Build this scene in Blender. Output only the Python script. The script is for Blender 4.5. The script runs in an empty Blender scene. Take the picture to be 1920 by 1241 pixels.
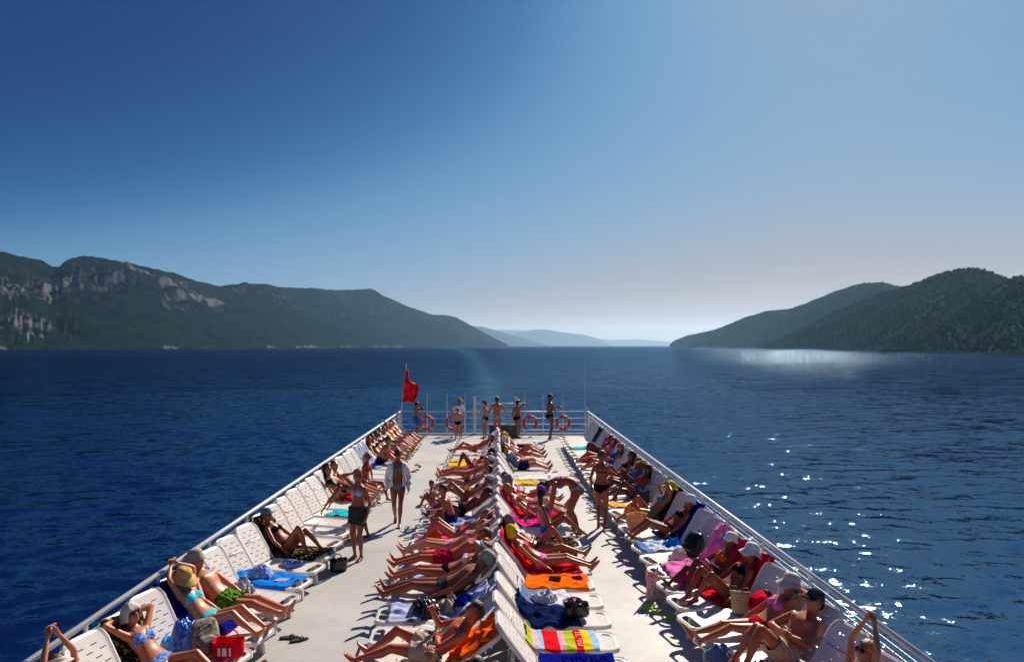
import bpy, bmesh, math, random
import numpy as np
from mathutils import Vector, Matrix, Quaternion

S = bpy.context.scene
COL = S.collection
R = math.radians

# ------------------------------------------------------------------ camera, sky, sun, exposure
CAM_H, SEA = 4.0, -6.5              # eye height above the deck, sea level below the deck
cam_d = bpy.data.cameras.new('camera')
cam_d.sensor_fit = 'HORIZONTAL'; cam_d.sensor_width = 36.0; cam_d.lens = 24.0
cam_d.shift_x = 26 / 1920; cam_d.shift_y = 27.5 / 1920
cam_d.clip_start = 0.1; cam_d.clip_end = 80000
cam = bpy.data.objects.new('camera', cam_d); COL.objects.link(cam)
cam.location = (0, 0, CAM_H); cam.rotation_euler = (R(90), 0, 0)
S.camera = cam

SUN_AZ, SUN_EL = R(27), R(38)       # azimuth to the right of the ship's axis, elevation
world = bpy.data.worlds.new('World'); S.world = world; world.use_nodes = True
wn = world.node_tree.nodes; wl = world.node_tree.links
sky = wn.new('ShaderNodeTexSky'); sky.sky_type = 'NISHITA'; sky.sun_disc = False
sky.sun_elevation = SUN_EL; sky.sun_rotation = SUN_AZ
sky.altitude = 10; sky.air_density = 1.0; sky.dust_density = 0.5; sky.ozone_density = 2.0
bg = wn['Background']; bg.inputs['Strength'].default_value = 0.05
# the photograph's contrasty rendering of the sky: one tone curve over the brightness of the whole dome, deep blue to pale haze
bw = wn.new('ShaderNodeRGBToBW'); wl.new(sky.outputs['Color'], bw.inputs['Color'])
dv = wn.new('ShaderNodeMath'); dv.operation = 'DIVIDE'; dv.inputs[1].default_value = 15.0; wl.new(bw.outputs[0], dv.inputs[0])
rmp = wn.new('ShaderNodeValToRGB'); rmp.color_ramp.interpolation = 'B_SPLINE'; wl.new(dv.outputs[0], rmp.inputs['Fac'])
SKY = [(.0, (.0, .012, .11)), (.21, (.0, .034, .205)), (.29, (.004, .118, .36)), (.36, (.105, .285, .525)), (.45, (.19, .365, .595)), (.54, (.265, .375, .525)), (.63, (.355, .345, .355)), (.74, (.41, .35, .32)), (1.0, (.48, .44, .41))]
el_ = rmp.color_ramp.elements
el_[0].position = 0; el_[0].color = (*SKY[0][1], 1); el_[1].position = 1; el_[1].color = (*SKY[-1][1], 1)
for q_, c_ in SKY[1:-1]:
    e_ = el_.new(q_); e_.color = (*c_, 1)
ml_ = wn.new('ShaderNodeVectorMath'); ml_.operation = 'SCALE'; ml_.inputs['Scale'].default_value = 13.2
wl.new(rmp.outputs['Color'], ml_.inputs[0]); wl.new(ml_.outputs['Vector'], bg.inputs['Color'])

sun_d = bpy.data.lights.new('sun', 'SUN'); sun_d.energy = 5.0; sun_d.angle = R(0.53); sun_d.color = (1.0, 0.90, 0.77)
sun = bpy.data.objects.new('sun', sun_d); COL.objects.link(sun)
to_sun = Vector((math.sin(SUN_AZ) * math.cos(SUN_EL), math.cos(SUN_AZ) * math.cos(SUN_EL), math.sin(SUN_EL)))
sun.rotation_euler = to_sun.to_track_quat('Z', 'Y').to_euler()
sun.location = (20, 40, 60)

S.view_settings.view_transform = 'Standard'; S.view_settings.look = 'None'
S.view_settings.exposure = 0.4; S.view_settings.gamma = 1.0
S.render.engine = 'CYCLES'
S.cycles.use_denoising = True
S.cycles.max_bounces = 8; S.cycles.diffuse_bounces = 2; S.cycles.volume_bounces = 1
S.cycles.volume_step_rate = 1.0
S.cycles.sample_clamp_indirect = 6.0

# ------------------------------------------------------------------ helpers
rng = np.random.default_rng(7)

def link(name, me, parent=None, loc=None, rotz=None):
    o = bpy.data.objects.new(name, me); COL.objects.link(o)
    if parent is not None: o.parent = parent
    if loc is not None: o.location = loc
    if rotz is not None: o.rotation_euler = (0, 0, rotz)
    return o

def tag(o, label=None, cat=None, group=None, kind=None):
    if label: o['label'] = label
    if cat: o['category'] = cat
    if group: o['group'] = group
    if kind: o['kind'] = kind
    return o

def mesh(name, v, f, mats=(), smooth=True, mi=None):
    me = bpy.data.meshes.new(name)
    me.from_pydata([tuple(map(float, p)) for p in v], [], [tuple(int(i) for i in q) for q in f])
    for m in (mats if isinstance(mats, (list, tuple)) else [mats]): me.materials.append(m)
    if smooth and len(me.polygons): me.polygons.foreach_set('use_smooth', [True] * len(me.polygons))
    if mi is not None: me.polygons.foreach_set('material_index', list(map(int, mi)))
    me.update()
    return me

class MB:
    """collects simple shapes; build() makes one mesh object"""
    def __init__(s): s.v = []; s.f = []; s.m = []
    def add(s, v, f, m=0):
        b = len(s.v); s.v += [tuple(p) for p in v]; s.f += [tuple(i + b for i in q) for q in f]; s.m += [m] * len(f)
        return s
    def box(s, x0, x1, y0, y1, z0, z1, m=0):
        v = [(x0,y0,z0),(x1,y0,z0),(x1,y1,z0),(x0,y1,z0),(x0,y0,z1),(x1,y0,z1),(x1,y1,z1),(x0,y1,z1)]
        return s.add(v, [(0,3,2,1),(4,5,6,7),(0,1,5,4),(1,2,6,5),(2,3,7,6),(3,0,4,7)], m)
    def tube(s, pts, r, n=8, m=0, cap=True):
        pts = [np.array(p, float) for p in pts]
        rr = [r] * len(pts) if np.isscalar(r) else list(r)
        v = []; f = []; prev = None
        for i, p in enumerate(pts):
            t = pts[min(i + 1, len(pts) - 1)] - pts[max(i - 1, 0)]; t = t / (np.linalg.norm(t) + 1e-9)
            a = prev if prev is not None else (np.array((0,0,1.)) if abs(t[2]) < .9 else np.array((1.,0,0)))
            a = a - t * a.dot(t); a /= np.linalg.norm(a) + 1e-9; b = np.cross(t, a); prev = a
            for k in range(n):
                an = 2 * math.pi * k / n
                v.append(p + rr[i] * (a * math.cos(an) + b * math.sin(an)))
        for i in range(len(pts) - 1):
            for k in range(n):
                k2 = (k + 1) % n
                f.append((i*n+k, i*n+k2, (i+1)*n+k2, (i+1)*n+k))
        if cap: f += [tuple(range(n - 1, -1, -1)), tuple((len(pts)-1)*n + k for k in range(n))]
        return s.add(v, f, m)
    def lathe(s, prof, n=20, m=0, M=None):
        v = []; f = []
        for r, z in prof:
            for k in range(n):
                an = 2 * math.pi * k / n; p = Vector((r * math.cos(an), r * math.sin(an), z))
                v.append(tuple(M @ p) if M is not None else tuple(p))
        for i in range(len(prof) - 1):
            for k in range(n):
                f.append((i*n+k, i*n+(k+1)%n, (i+1)*n+(k+1)%n, (i+1)*n+k))
        return s.add(v, f, m)
    def build(s, name, mats, parent=None, smooth=False, loc=None, rotz=None):
        return link(name, s.mesh(name, mats, smooth), parent, loc, rotz)
    def mesh(s, name, mats, smooth=False):
        return mesh(name, s.v, s.f, mats, smooth, s.m)

def lattice(seed, n=64):
    return np.random.default_rng(seed).random((n, n))
def vnoise(x, y, seed=0):
    g = lattice(seed); n = g.shape[0]
    xi = np.floor(x).astype(int); yi = np.floor(y).astype(int); fx = x - xi; fy = y - yi
    fx = fx * fx * (3 - 2 * fx); fy = fy * fy * (3 - 2 * fy)
    a = g[xi % n, yi % n]; b = g[(xi + 1) % n, yi % n]; c = g[xi % n, (yi + 1) % n]; d = g[(xi + 1) % n, (yi + 1) % n]
    return (a * (1 - fx) + b * fx) * (1 - fy) + (c * (1 - fx) + d * fx) * fy - .5
def fbm(x, y, oct=5, seed=0, gain=.5, ridged=False):
    x = np.asarray(x, float); y = np.asarray(y, float); o = 0; a = 1.0
    for i in range(oct):
        q = vnoise(x * 2**i + 13.7 * i, y * 2**i + 7.1 * i, seed + i)
        o = o + a * ((0.25 - np.abs(q)) * 2 if ridged else q); a *= gain
    return o

MATS = {}
def M_(name): return MATS[name]
def pbr(name, col, rough=.5, var=.0, scale=6.0, spec=.5, bump=0.0, bscale=60.0, col2=None, metallic=0.0, sheen=0.0, sss=0.0):
    """a procedural material: base colour with noise variation and fine relief"""
    m = bpy.data.materials.new(name); m.use_nodes = True; nt = m.node_tree; n = nt.nodes; l = nt.links
    b = n['Principled BSDF']; b.inputs['Roughness'].default_value = rough
    b.inputs['Specular IOR Level'].default_value = spec; b.inputs['Metallic'].default_value = metallic
    if sheen: b.inputs['Sheen Weight'].default_value = sheen
    if sss:
        b.inputs['Subsurface Weight'].default_value = sss; b.inputs['Subsurface Scale'].default_value = .02
    tc = n.new('ShaderNodeTexCoord')
    if var or col2:
        no = n.new('ShaderNodeTexNoise'); no.inputs['Scale'].default_value = scale; no.inputs['Detail'].default_value = 6
        l.new(tc.outputs['Object'], no.inputs['Vector'])
        r = n.new('ShaderNodeValToRGB'); l.new(no.outputs['Fac'], r.inputs['Fac'])
        r.color_ramp.elements[0].position = .32; r.color_ramp.elements[1].position = .68
        if col2 is None:
            r.color_ramp.elements[0].color = (*[c * (1 - var) for c in col], 1); r.color_ramp.elements[1].color = (*[min(1, c * (1 + var)) for c in col], 1)
        else:
            r.color_ramp.elements[0].color = (*col, 1); r.color_ramp.elements[1].color = (*col2, 1)
        l.new(r.outputs['Color'], b.inputs['Base Color'])
    else:
        b.inputs['Base Color'].default_value = (*col, 1)
    if bump:
        nb = n.new('ShaderNodeTexNoise'); nb.inputs['Scale'].default_value = bscale; nb.inputs['Detail'].default_value = 4
        l.new(tc.outputs['Object'], nb.inputs['Vector'])
        bp = n.new('ShaderNodeBump'); bp.inputs['Strength'].default_value = bump; bp.inputs['Distance'].default_value = .01
        l.new(nb.outputs['Fac'], bp.inputs['Height']); l.new(bp.outputs['Normal'], b.inputs['Normal'])
    MATS[name] = m
    return m

# ------------------------------------------------------------------ sea
def sea_material():
    m = bpy.data.materials.new('sea_water'); m.use_nodes = True; nt = m.node_tree; n = nt.nodes; l = nt.links
    n.remove(n['Principled BSDF']); out = n['Material Output']
    body = n.new('ShaderNodeBsdfDiffuse'); gl = n.new('ShaderNodeBsdfGlossy'); fz = n.new('ShaderNodeFresnel'); fz.inputs['IOR'].default_value = 1.333
    den = n.new('ShaderNodeMath'); den.operation = 'MULTIPLY_ADD'; den.inputs[1].default_value = 2.3; den.inputs[2].default_value = 1.0; l.new(fz.outputs[0], den.inputs[0])
    cap = n.new('ShaderNodeMath'); cap.operation = 'DIVIDE'; l.new(den.outputs[0], cap.inputs[1])        # waves hide each other's grazing sides: reflection levels off
    gl.inputs['Color'].default_value = (.44, .72, 1.0, 1)
    l.new(fz.outputs[0], cap.inputs[0]); mx = n.new('ShaderNodeMixShader')
    l.new(cap.outputs[0], mx.inputs[0]); l.new(body.outputs[0], mx.inputs[1]); l.new(gl.outputs[0], mx.inputs[2]); l.new(mx.outputs[0], out.inputs['Surface'])
    geo = n.new('ShaderNodeNewGeometry')
    mp = n.new('ShaderNodeMapping'); mp.inputs['Scale'].default_value = (.8, 1.25, 1); mp.inputs['Rotation'].default_value = (0, 0, R(14))
    l.new(geo.outputs['Position'], mp.inputs['Vector'])
    acc = None                                     # small waves as direct slopes, so that they hold out to the horizon
    for sc, amp, det in ((.12, .07, 2), (.38, .11, 3), (1.4, .16, 4), (6.5, .20, 3)):
        no = n.new('ShaderNodeTexNoise'); no.inputs['Scale'].default_value = sc; no.inputs['Detail'].default_value = det
        no.inputs['Roughness'].default_value = .6; no.inputs['Distortion'].default_value = .3
        l.new(mp.outputs['Vector'], no.inputs['Vector'])
        sb = n.new('ShaderNodeVectorMath'); sb.operation = 'SUBTRACT'; sb.inputs[1].default_value = (.5, .5, .5); l.new(no.outputs['Color'], sb.inputs[0])
        ml = n.new('ShaderNodeVectorMath'); ml.operation = 'MULTIPLY'; ml.inputs[1].default_value = (amp * 2.0, amp * 3.1, 0); l.new(sb.outputs['Vector'], ml.inputs[0])
        if acc is None: acc = ml
        else:
            ad = n.new('ShaderNodeVectorMath'); l.new(acc.outputs['Vector'], ad.inputs[0]); l.new(ml.outputs['Vector'], ad.inputs[1]); acc = ad
    ln0 = n.new('ShaderNodeVectorMath'); ln0.operation = 'LENGTH'; l.new(geo.outputs['Position'], ln0.inputs[0])
    gr = n.new('ShaderNodeMapRange'); l.new(ln0.outputs['Value'], gr.inputs['Value']); gr.inputs['From Min'].default_value = 80; gr.inputs['From Max'].default_value = 520; gr.inputs['To Min'].default_value = .95; gr.inputs['To Max'].default_value = 2.25
    sc_ = n.new('ShaderNodeVectorMath'); sc_.operation = 'SCALE'; l.new(acc.outputs['Vector'], sc_.inputs[0]); l.new(gr.outputs['Result'], sc_.inputs['Scale']); acc = sc_   # the built swell ends there, its slope carries on
    ad = n.new('ShaderNodeVectorMath'); l.new(acc.outputs['Vector'], ad.inputs[0]); l.new(geo.outputs['Normal'], ad.inputs[1])
    nm = n.new('ShaderNodeVectorMath'); nm.operation = 'NORMALIZE'; l.new(ad.outputs['Vector'], nm.inputs[0])
    l.new(nm.outputs['Vector'], gl.inputs['Normal']); l.new(nm.outputs['Vector'], fz.inputs['Normal'])
    ln = n.new('ShaderNodeVectorMath'); ln.operation = 'LENGTH'; l.new(geo.outputs['Position'], ln.inputs[0])
    mr = n.new('ShaderNodeMapRange'); l.new(ln.outputs['Value'], mr.inputs['Value'])     # waves too small to build merge into roughness far out
    mr.inputs['From Min'].default_value = 60; mr.inputs['From Max'].default_value = 520; mr.inputs['To Min'].default_value = .055; mr.inputs['To Max'].default_value = .06
    l.new(mr.outputs['Result'], gl.inputs['Roughness'])
    # the ship's wake: aerated, greener water in a band that bends slightly to the left astern
    sx = n.new('ShaderNodeSeparateXYZ'); l.new(geo.outputs['Position'], sx.inputs['Vector'])
    def math_(op, a, bb=None):
        q = n.new('ShaderNodeMath'); q.operation = op
        for i, x in enumerate((a, bb)):
            if x is None: continue
            if hasattr(x, 'links'): l.new(x, q.inputs[i])
            else: q.inputs[i].default_value = x
        return q.outputs[0]
    y = sx.outputs['Y']; x = sx.outputs['X']
    off = math_('MULTIPLY', math_('POWER', math_('MAXIMUM', math_('SUBTRACT', y, 60.0), 0.0), 1.35), -.0042)
    d = math_('ABSOLUTE', math_('SUBTRACT', x, off))
    half = math_('ADD', math_('MULTIPLY', y, .016), 2.4)
    band = math_('SUBTRACT', 1.0, math_('DIVIDE', d, half))
    nz = n.new('ShaderNodeTexNoise'); nz.inputs['Scale'].default_value = .16; nz.inputs['Detail'].default_value = 6
    l.new(geo.outputs['Position'], nz.inputs['Vector'])
    msk = math_('MULTIPLY', math_('MAXIMUM', band, 0.0), math_('MULTIPLY', math_('SUBTRACT', nz.outputs['Fac'], .30), 2.6))
    msk = math_('MINIMUM', math_('MAXIMUM', msk, 0.0), 1.0)
    inside = math_('GREATER_THAN', y, 31.0)
    msk = math_('MULTIPLY', msk, inside)
    mix = n.new('ShaderNodeMix'); mix.data_type = 'RGBA'
    mix.inputs['A'].default_value = (.0002, .0026, .016, 1); mix.inputs['B'].default_value = (.035, .11, .13, 1)
    l.new(msk, mix.inputs['Factor']); l.new(mix.outputs['Result'], body.inputs['Color'])
    return m

def build_sea():
    th = np.concatenate([np.linspace(-math.pi, R(-52), 30)[:-1], np.arange(R(-52), R(52), .0046), np.linspace(R(52), math.pi, 30)])
    rs = [2.0, 6.0]; r = 10.0
    while r < 30500:
        rs.append(r); r *= 1.0046 if r < 170 else (1.012 if r < 500 else 1.09)
    rs = np.array(rs)
    T, Q = np.meshgrid(th, rs); X = np.sin(T) * Q; Y = np.cos(T) * Q
    Z = np.zeros_like(X); g = np.random.default_rng(3)
    for i in range(46):
        lam = .55 * (4.2 / .55) ** g.random(); k = 2 * math.pi / lam
        an = R(96) + g.normal(0, .55); amp = .0029 * lam ** 1.0
        ph = k * (X * math.cos(an) + Y * math.sin(an)) + g.random() * 6.28
        Z += amp * (np.sin(ph) + .28 * np.cos(2 * ph))
    Z *= np.clip((600 - Q) / 420, 0, 1)
    calm = np.exp(-((X / 5.5) ** 2)) * np.clip((Q - 2) / 20, 0, 1)
    Z *= 1 - .35 * calm
    nr, nc = X.shape
    v = np.stack([X, Y, Z + SEA], -1).reshape(-1, 3)
    i = np.arange(nr - 1)[:, None] * nc + np.arange(nc - 1)[None, :]
    f = np.stack([i, i + 1, i + nc + 1, i + nc], -1).reshape(-1, 4)[:, ::-1]
    me = bpy.data.meshes.new('sea')
    me.vertices.add(len(v)); me.vertices.foreach_set('co', v.ravel())
    me.loops.add(f.size); me.loops.foreach_set('vertex_index', f.ravel())
    me.polygons.add(len(f)); me.polygons.foreach_set('loop_start', np.arange(len(f)) * 4)
    me.polygons.foreach_set('use_smooth', np.ones(len(f), bool)); me.update(); me.validate()
    me.materials.append(sea_material())
    tag(link('sea', me), 'dark blue rippled sea with sun glitter and a pale wake', kind='structure')
build_sea()

# ------------------------------------------------------------------ mountains
def hill_material(name, forest, forest2, rock, rock_amount, nscale, rlo=.8):
    m = bpy.data.materials.new(name); m.use_nodes = True; nt = m.node_tree; n = nt.nodes; l = nt.links
    b = n['Principled BSDF']; b.inputs['Roughness'].default_value = 1.0; b.inputs['Specular IOR Level'].default_value = 0
    geo = n.new('ShaderNodeNewGeometry')
    n1 = n.new('ShaderNodeTexNoise'); n1.inputs['Scale'].default_value = nscale; n1.inputs['Detail'].default_value = 9; n1.inputs['Roughness'].default_value = .62
    n2 = n.new('ShaderNodeTexNoise'); n2.inputs['Scale'].default_value = nscale * 7; n2.inputs['Detail'].default_value = 6; n2.inputs['Roughness'].default_value = .7
    mp = n.new('ShaderNodeMapping'); mp.inputs['Scale'].default_value = (1, 1, .4)
    l.new(geo.outputs['Position'], n1.inputs['Vector']); l.new(geo.outputs['Position'], mp.inputs['Vector']); l.new(mp.outputs['Vector'], n2.inputs['Vector'])
    fr = n.new('ShaderNodeValToRGB'); l.new(n2.outputs['Fac'], fr.inputs['Fac'])
    fr.color_ramp.elements[0].position = .35; fr.color_ramp.elements[0].color = (*forest, 1)
    fr.color_ramp.elements[1].position = .66; fr.color_ramp.elements[1].color = (*forest2, 1)
    sx = n.new('ShaderNodeSeparateXYZ'); l.new(geo.outputs['Normal'], sx.inputs['Vector'])
    # bare limestone where the slope is steep, broken up by noise
    s1 = n.new('ShaderNodeMath'); s1.operation = 'MULTIPLY_ADD'; l.new(n2.outputs['Fac'], s1.inputs[0]); s1.inputs[1].default_value = 1.7; 
    s2 = n.new('ShaderNodeMath'); s2.operation = 'SUBTRACT'; s2.inputs[0].default_value = rock_amount; l.new(sx.outputs['Z'], s2.inputs[1])
    l.new(s2.outputs[0], s1.inputs[2])
    s3 = n.new('ShaderNodeMath'); s3.operation = 'MULTIPLY_ADD'; l.new(n1.outputs['Fac'], s3.inputs[0]); s3.inputs[1].default_value = .8; l.new(s1.outputs[0], s3.inputs[2])
    at_ = n.new('ShaderNodeAttribute'); at_.attribute_name = 'crag'
    s4 = n.new('ShaderNodeMath'); s4.operation = 'MULTIPLY_ADD'; l.new(at_.outputs['Fac'], s4.inputs[0]); s4.inputs[1].default_value = .75; l.new(s3.outputs[0], s4.inputs[2])
    rp = n.new('ShaderNodeValToRGB'); l.new(s4.outputs[0], rp.inputs['Fac'])
    rp.color_ramp.elements[0].position = rlo; rp.color_ramp.elements[1].position = min(1.0, rlo + .30)
    mix = n.new('ShaderNodeMix'); mix.data_type = 'RGBA'; mix.inputs['B'].default_value = (*rock, 1)
    l.new(rp.outputs['Color'], mix.inputs['Factor']); l.new(fr.outputs['Color'], mix.inputs['A']); l.new(mix.outputs['Result'], b.inputs['Base Color'])
    bp = n.new('ShaderNodeBump'); bp.inputs['Strength'].default_value = .9; bp.inputs['Distance'].default_value = .25 / nscale * .08
    l.new(n2.outputs['Fac'], bp.inputs['Height']); l.new(bp.outputs['Normal'], b.inputs['Normal'])
    return m

def interp(t, xs, ys): return np.interp(t, xs, ys)

def hill(name, label, prof, shore, depth, u0, u1, mat, nu=300, nv=80, rough=.05, cliffs=0.0, seed=1, foot=.0, nsc=1/420):
    """a range of hills: shoreline and ridge laid out along the bay; prof lists the ridge as (bearing, height angle) in picture units"""
    us = np.linspace(u0, u1, nu)
    pu, pv = zip(*prof); rv = interp(us, pu, pv)
    Ys = interp(us, *zip(*shore)); D = interp(us, *zip(*depth))
    w = np.concatenate([np.linspace(-.03, 1, nv), np.linspace(1, 2.2, nv // 3)[1:]])
    W, U = np.meshgrid(w, us); YS = Ys[:, None]; DD = D[:, None]
    Y = YS + DD * W
    X = (U - 934) / 1280 * Y
    hr = ((648 - rv) / 1280 * (Ys + D) + (CAM_H - SEA))[:, None]       # ridge height above the sea
    if cliffs:
        f = np.interp(W, [-.03, 0, .04, .30, .52, .62, .70, .84, .90, 1, 1.3, 2.2], [-.02, 0, .02, .17, .34, .47, .62, .78, .90, 1, .93, .1])
        f2 = np.interp(W, [-.03, 0, .04, .5, 1, 1.3, 2.2], [-.02, 0, .03, .46, 1, .92, .1])
        sel = np.clip(.5 + 2.2 * fbm(X / 900, Y / 900, 3, seed + 40), 0, 1)
        f = f * (cliffs * sel) + f2 * (1 - cliffs * sel)
        st = f * 6.5 + 1.6 * fbm(X / 520, Y / 520, 3, seed + 70)           # limestone benches and cliffs
        amt = cliffs * np.clip((f - .12) / .2, 0, 1) * np.clip((1.0 - f) / .12, 0, 1) * np.clip(.35 + 2.2 * fbm(X / 700, Y / 700, 3, seed + 77), .1, 1)
        f = f - amt * np.interp(U, [-700, 420, 620], [1.35, 1.35, .6]) * np.sin(2 * math.pi * st) / (2 * math.pi * 6.5)
    else:
        f = np.interp(W, [-.03, 0, .03, .25, .6, .88, 1, 1.25, 2.2], [-.02, 0, .03, .27, .66, .94, 1, .93, .1])
    env = np.clip(W / .12, 0, 1) * np.clip((1.06 - W) / .22, .12, 1) * (W < 1.02) + .15 * (W >= 1.02)
    nz = fbm(X * nsc, Y * nsc, 6, seed, .52, ridged=False) + .8 * fbm(X * nsc * .8 + 5, Y * nsc * .8, 5, seed + 9, .5, ridged=True)
    Z = hr * f + hr * rough * 2.4 * env * nz
    Z += hr * .012 * fbm(U / 9, W * 30, 3, seed + 3) * (W > .9)
    crag = np.zeros_like(Z)
    if cliffs:                                                     # where bare crags stand: a broken band under the near summits, a bluff at the far left, scars farther on
        for (cu, cw, su, sw, k) in ((60, .62, 110, .20, .75), (230, .74, 150, .16, 1.0), (370, .66, 90, .15, .8), (40, .20, 85, .18, .9), (-250, .6, 220, .25, .8), (470, .86, 60, .08, .5), (700, .62, 70, .14, .45), (560, .88, 90, .06, .45)):
            crag = np.maximum(crag, k * np.exp(-((U - cu) / su) ** 2 - ((W - cw) / sw) ** 2))
        crag = np.maximum(crag, .55 * (W < .016) * (W > -.01))                # pale rocks along the waterline
        crag = crag * np.clip(.75 + 1.3 * fbm(X / 170, Y / 170, 4, seed + 90), .1, 1.4)
        Z += hr * .045 * np.clip(crag, 0, 1) * (fbm(U / 7, W * 9, 4, seed + 95, .6) + .5 * fbm(U / 3, W * 16, 3, seed + 97)) * 1.6
    Z = np.where(W < 0, -4, Z)
    nr, nc = X.shape
    v = np.stack([X, Y, Z + SEA], -1)
    i = np.arange(nr - 1)[:, None] * nc + np.arange(nc - 1)[None, :]
    fc = np.stack([i, i + nc, i + nc + 1, i + 1], -1).reshape(-1, 4)
    me = bpy.data.meshes.new(name); vv = v.reshape(-1, 3)
    me.vertices.add(len(vv)); me.vertices.foreach_set('co', vv.ravel())
    me.loops.add(fc.size); me.loops.foreach_set('vertex_index', fc.ravel())
    me.polygons.add(len(fc)); me.polygons.foreach_set('loop_start', np.arange(len(fc)) * 4)
    me.polygons.foreach_set('use_smooth', np.ones(len(fc), bool)); me.update(); me.validate()
    ca = me.attributes.new('crag', 'FLOAT', 'POINT'); ca.data.foreach_set('value', crag.ravel().astype(np.float32))
    me.materials.append(mat)
    tag(link(name, me), label, kind='structure')
    return v, W

m_cliff = hill_material('limestone_mountain', (.002, .007, .008), (.011, .023, .017), (.095, .10, .105), -.08, 1 / 260, .7)
m_wood = hill_material('wooded_hill', (.007, .026, .015), (.020, .052, .028), (.04, .055, .03), -.5, 1 / 300)
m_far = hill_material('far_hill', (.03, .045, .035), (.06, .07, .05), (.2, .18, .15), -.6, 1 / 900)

LEFT = [(-700, 430), (-400, 455), (-150, 440), (0, 470), (30, 478), (60, 484), (80, 490), (97, 501), (112, 500), (122, 490), (137, 483), (160, 481), (200, 487), (240, 489), (280, 501), (330, 515),
        (370, 531), (410, 540), (440, 537), (470, 533), (505, 533), (540, 540), (600, 544), (650, 545), (697, 545), (720, 556), (745, 567), (770, 577), (815, 591), (835, 592), (856, 596), (880, 609), (905, 622), (932, 636), (955, 648)]
LV = hill('mountain', 'rugged limestone mountain range with pale cliffs across the left shore', LEFT,
          [(-700, 1250), (0, 1750), (300, 2300), (500, 3000), (700, 4300), (850, 5600), (955, 7200)],
          [(-700, 900), (0, 1000), (300, 1150), (700, 1700), (900, 1500), (955, 900)], -700, 955, m_cliff, nu=520, nv=120, rough=.06, cliffs=1.0, seed=5, nsc=1 / 380)
RA = [(1255, 648), (1262, 640), (1290, 629), (1315, 624), (1340, 618), (1370, 607), (1400, 594), (1440, 584), (1480, 580), (1510, 570), (1540, 557), (1570, 545), (1600, 535), (1630, 530), (1650, 533), (1690, 541), (1760, 560), (1850, 590), (2000, 640)]
RB = [(1420, 652), (1480, 628), (1530, 604), (1580, 580), (1640, 556), (1690, 541), (1730, 527), (1760, 516), (1795, 507), (1825, 506), (1850, 511), (1880, 522), (1940, 545), (2100, 600), (2300, 640)]
RC = [(1650, 661), (1700, 640), (1760, 606), (1820, 570), (1870, 538), (1905, 524), (1940, 514), (2000, 500), (2150, 480), (2400, 470), (2900, 500)]
rs1 = [(1255, 5200), (1340, 3600), (1500, 2350), (1650, 1750), (2000, 1500)]
RVA = hill('hill', 'farthest of the three wooded hills on the right shore, sloping down to a point', RA, rs1, [(1255, 500), (1400, 900), (1630, 1000), (2000, 800)], 1255, 2000, m_wood, nu=260, nv=80, rough=.035, seed=21, nsc=1 / 260)
RVB = hill('hill', 'rounded wooded hill with the highest top on the right shore', RB, [(1420, 2300), (1530, 1750), (1700, 1150), (1830, 960), (2300, 900)], [(1420, 250), (1600, 500), (1830, 700), (2300, 700)], 1420, 2300, m_wood, nu=260, nv=80, rough=.04, seed=31, nsc=1 / 200)
RVC = hill('hill', 'nearest dark wooded hill at the right edge of the bay', RC, [(1650, 1120), (1750, 960), (1920, 790), (2300, 640), (2900, 560)], [(1650, 60), (1800, 260), (1950, 420), (2900, 500)], 1650, 2900, m_wood, nu=240, nv=70, rough=.045, seed=41, nsc=1 / 150)
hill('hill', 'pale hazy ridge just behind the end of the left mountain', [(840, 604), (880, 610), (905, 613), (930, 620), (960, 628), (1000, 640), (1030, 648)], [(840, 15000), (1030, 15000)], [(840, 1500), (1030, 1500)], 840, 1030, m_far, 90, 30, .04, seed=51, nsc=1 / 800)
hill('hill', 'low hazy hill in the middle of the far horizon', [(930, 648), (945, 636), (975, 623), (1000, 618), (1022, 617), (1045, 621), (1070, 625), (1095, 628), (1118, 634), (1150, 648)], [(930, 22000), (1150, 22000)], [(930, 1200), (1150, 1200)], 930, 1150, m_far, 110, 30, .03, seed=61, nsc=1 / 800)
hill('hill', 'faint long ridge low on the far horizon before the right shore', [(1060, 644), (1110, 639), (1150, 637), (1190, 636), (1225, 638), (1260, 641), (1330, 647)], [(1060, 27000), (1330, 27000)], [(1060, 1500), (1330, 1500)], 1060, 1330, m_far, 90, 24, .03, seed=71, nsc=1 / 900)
hill('hill', 'faintest blue mountain line behind the middle horizon', [(860, 622), (950, 618), (1010, 621), (1080, 631), (1150, 638), (1220, 640), (1300, 643), (1380, 647)], [(860, 27500), (1380, 27500)], [(860, 1200), (1380, 1200)], 860, 1380, m_far, 90, 24, .03, seed=81, nsc=1 / 900)

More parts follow.
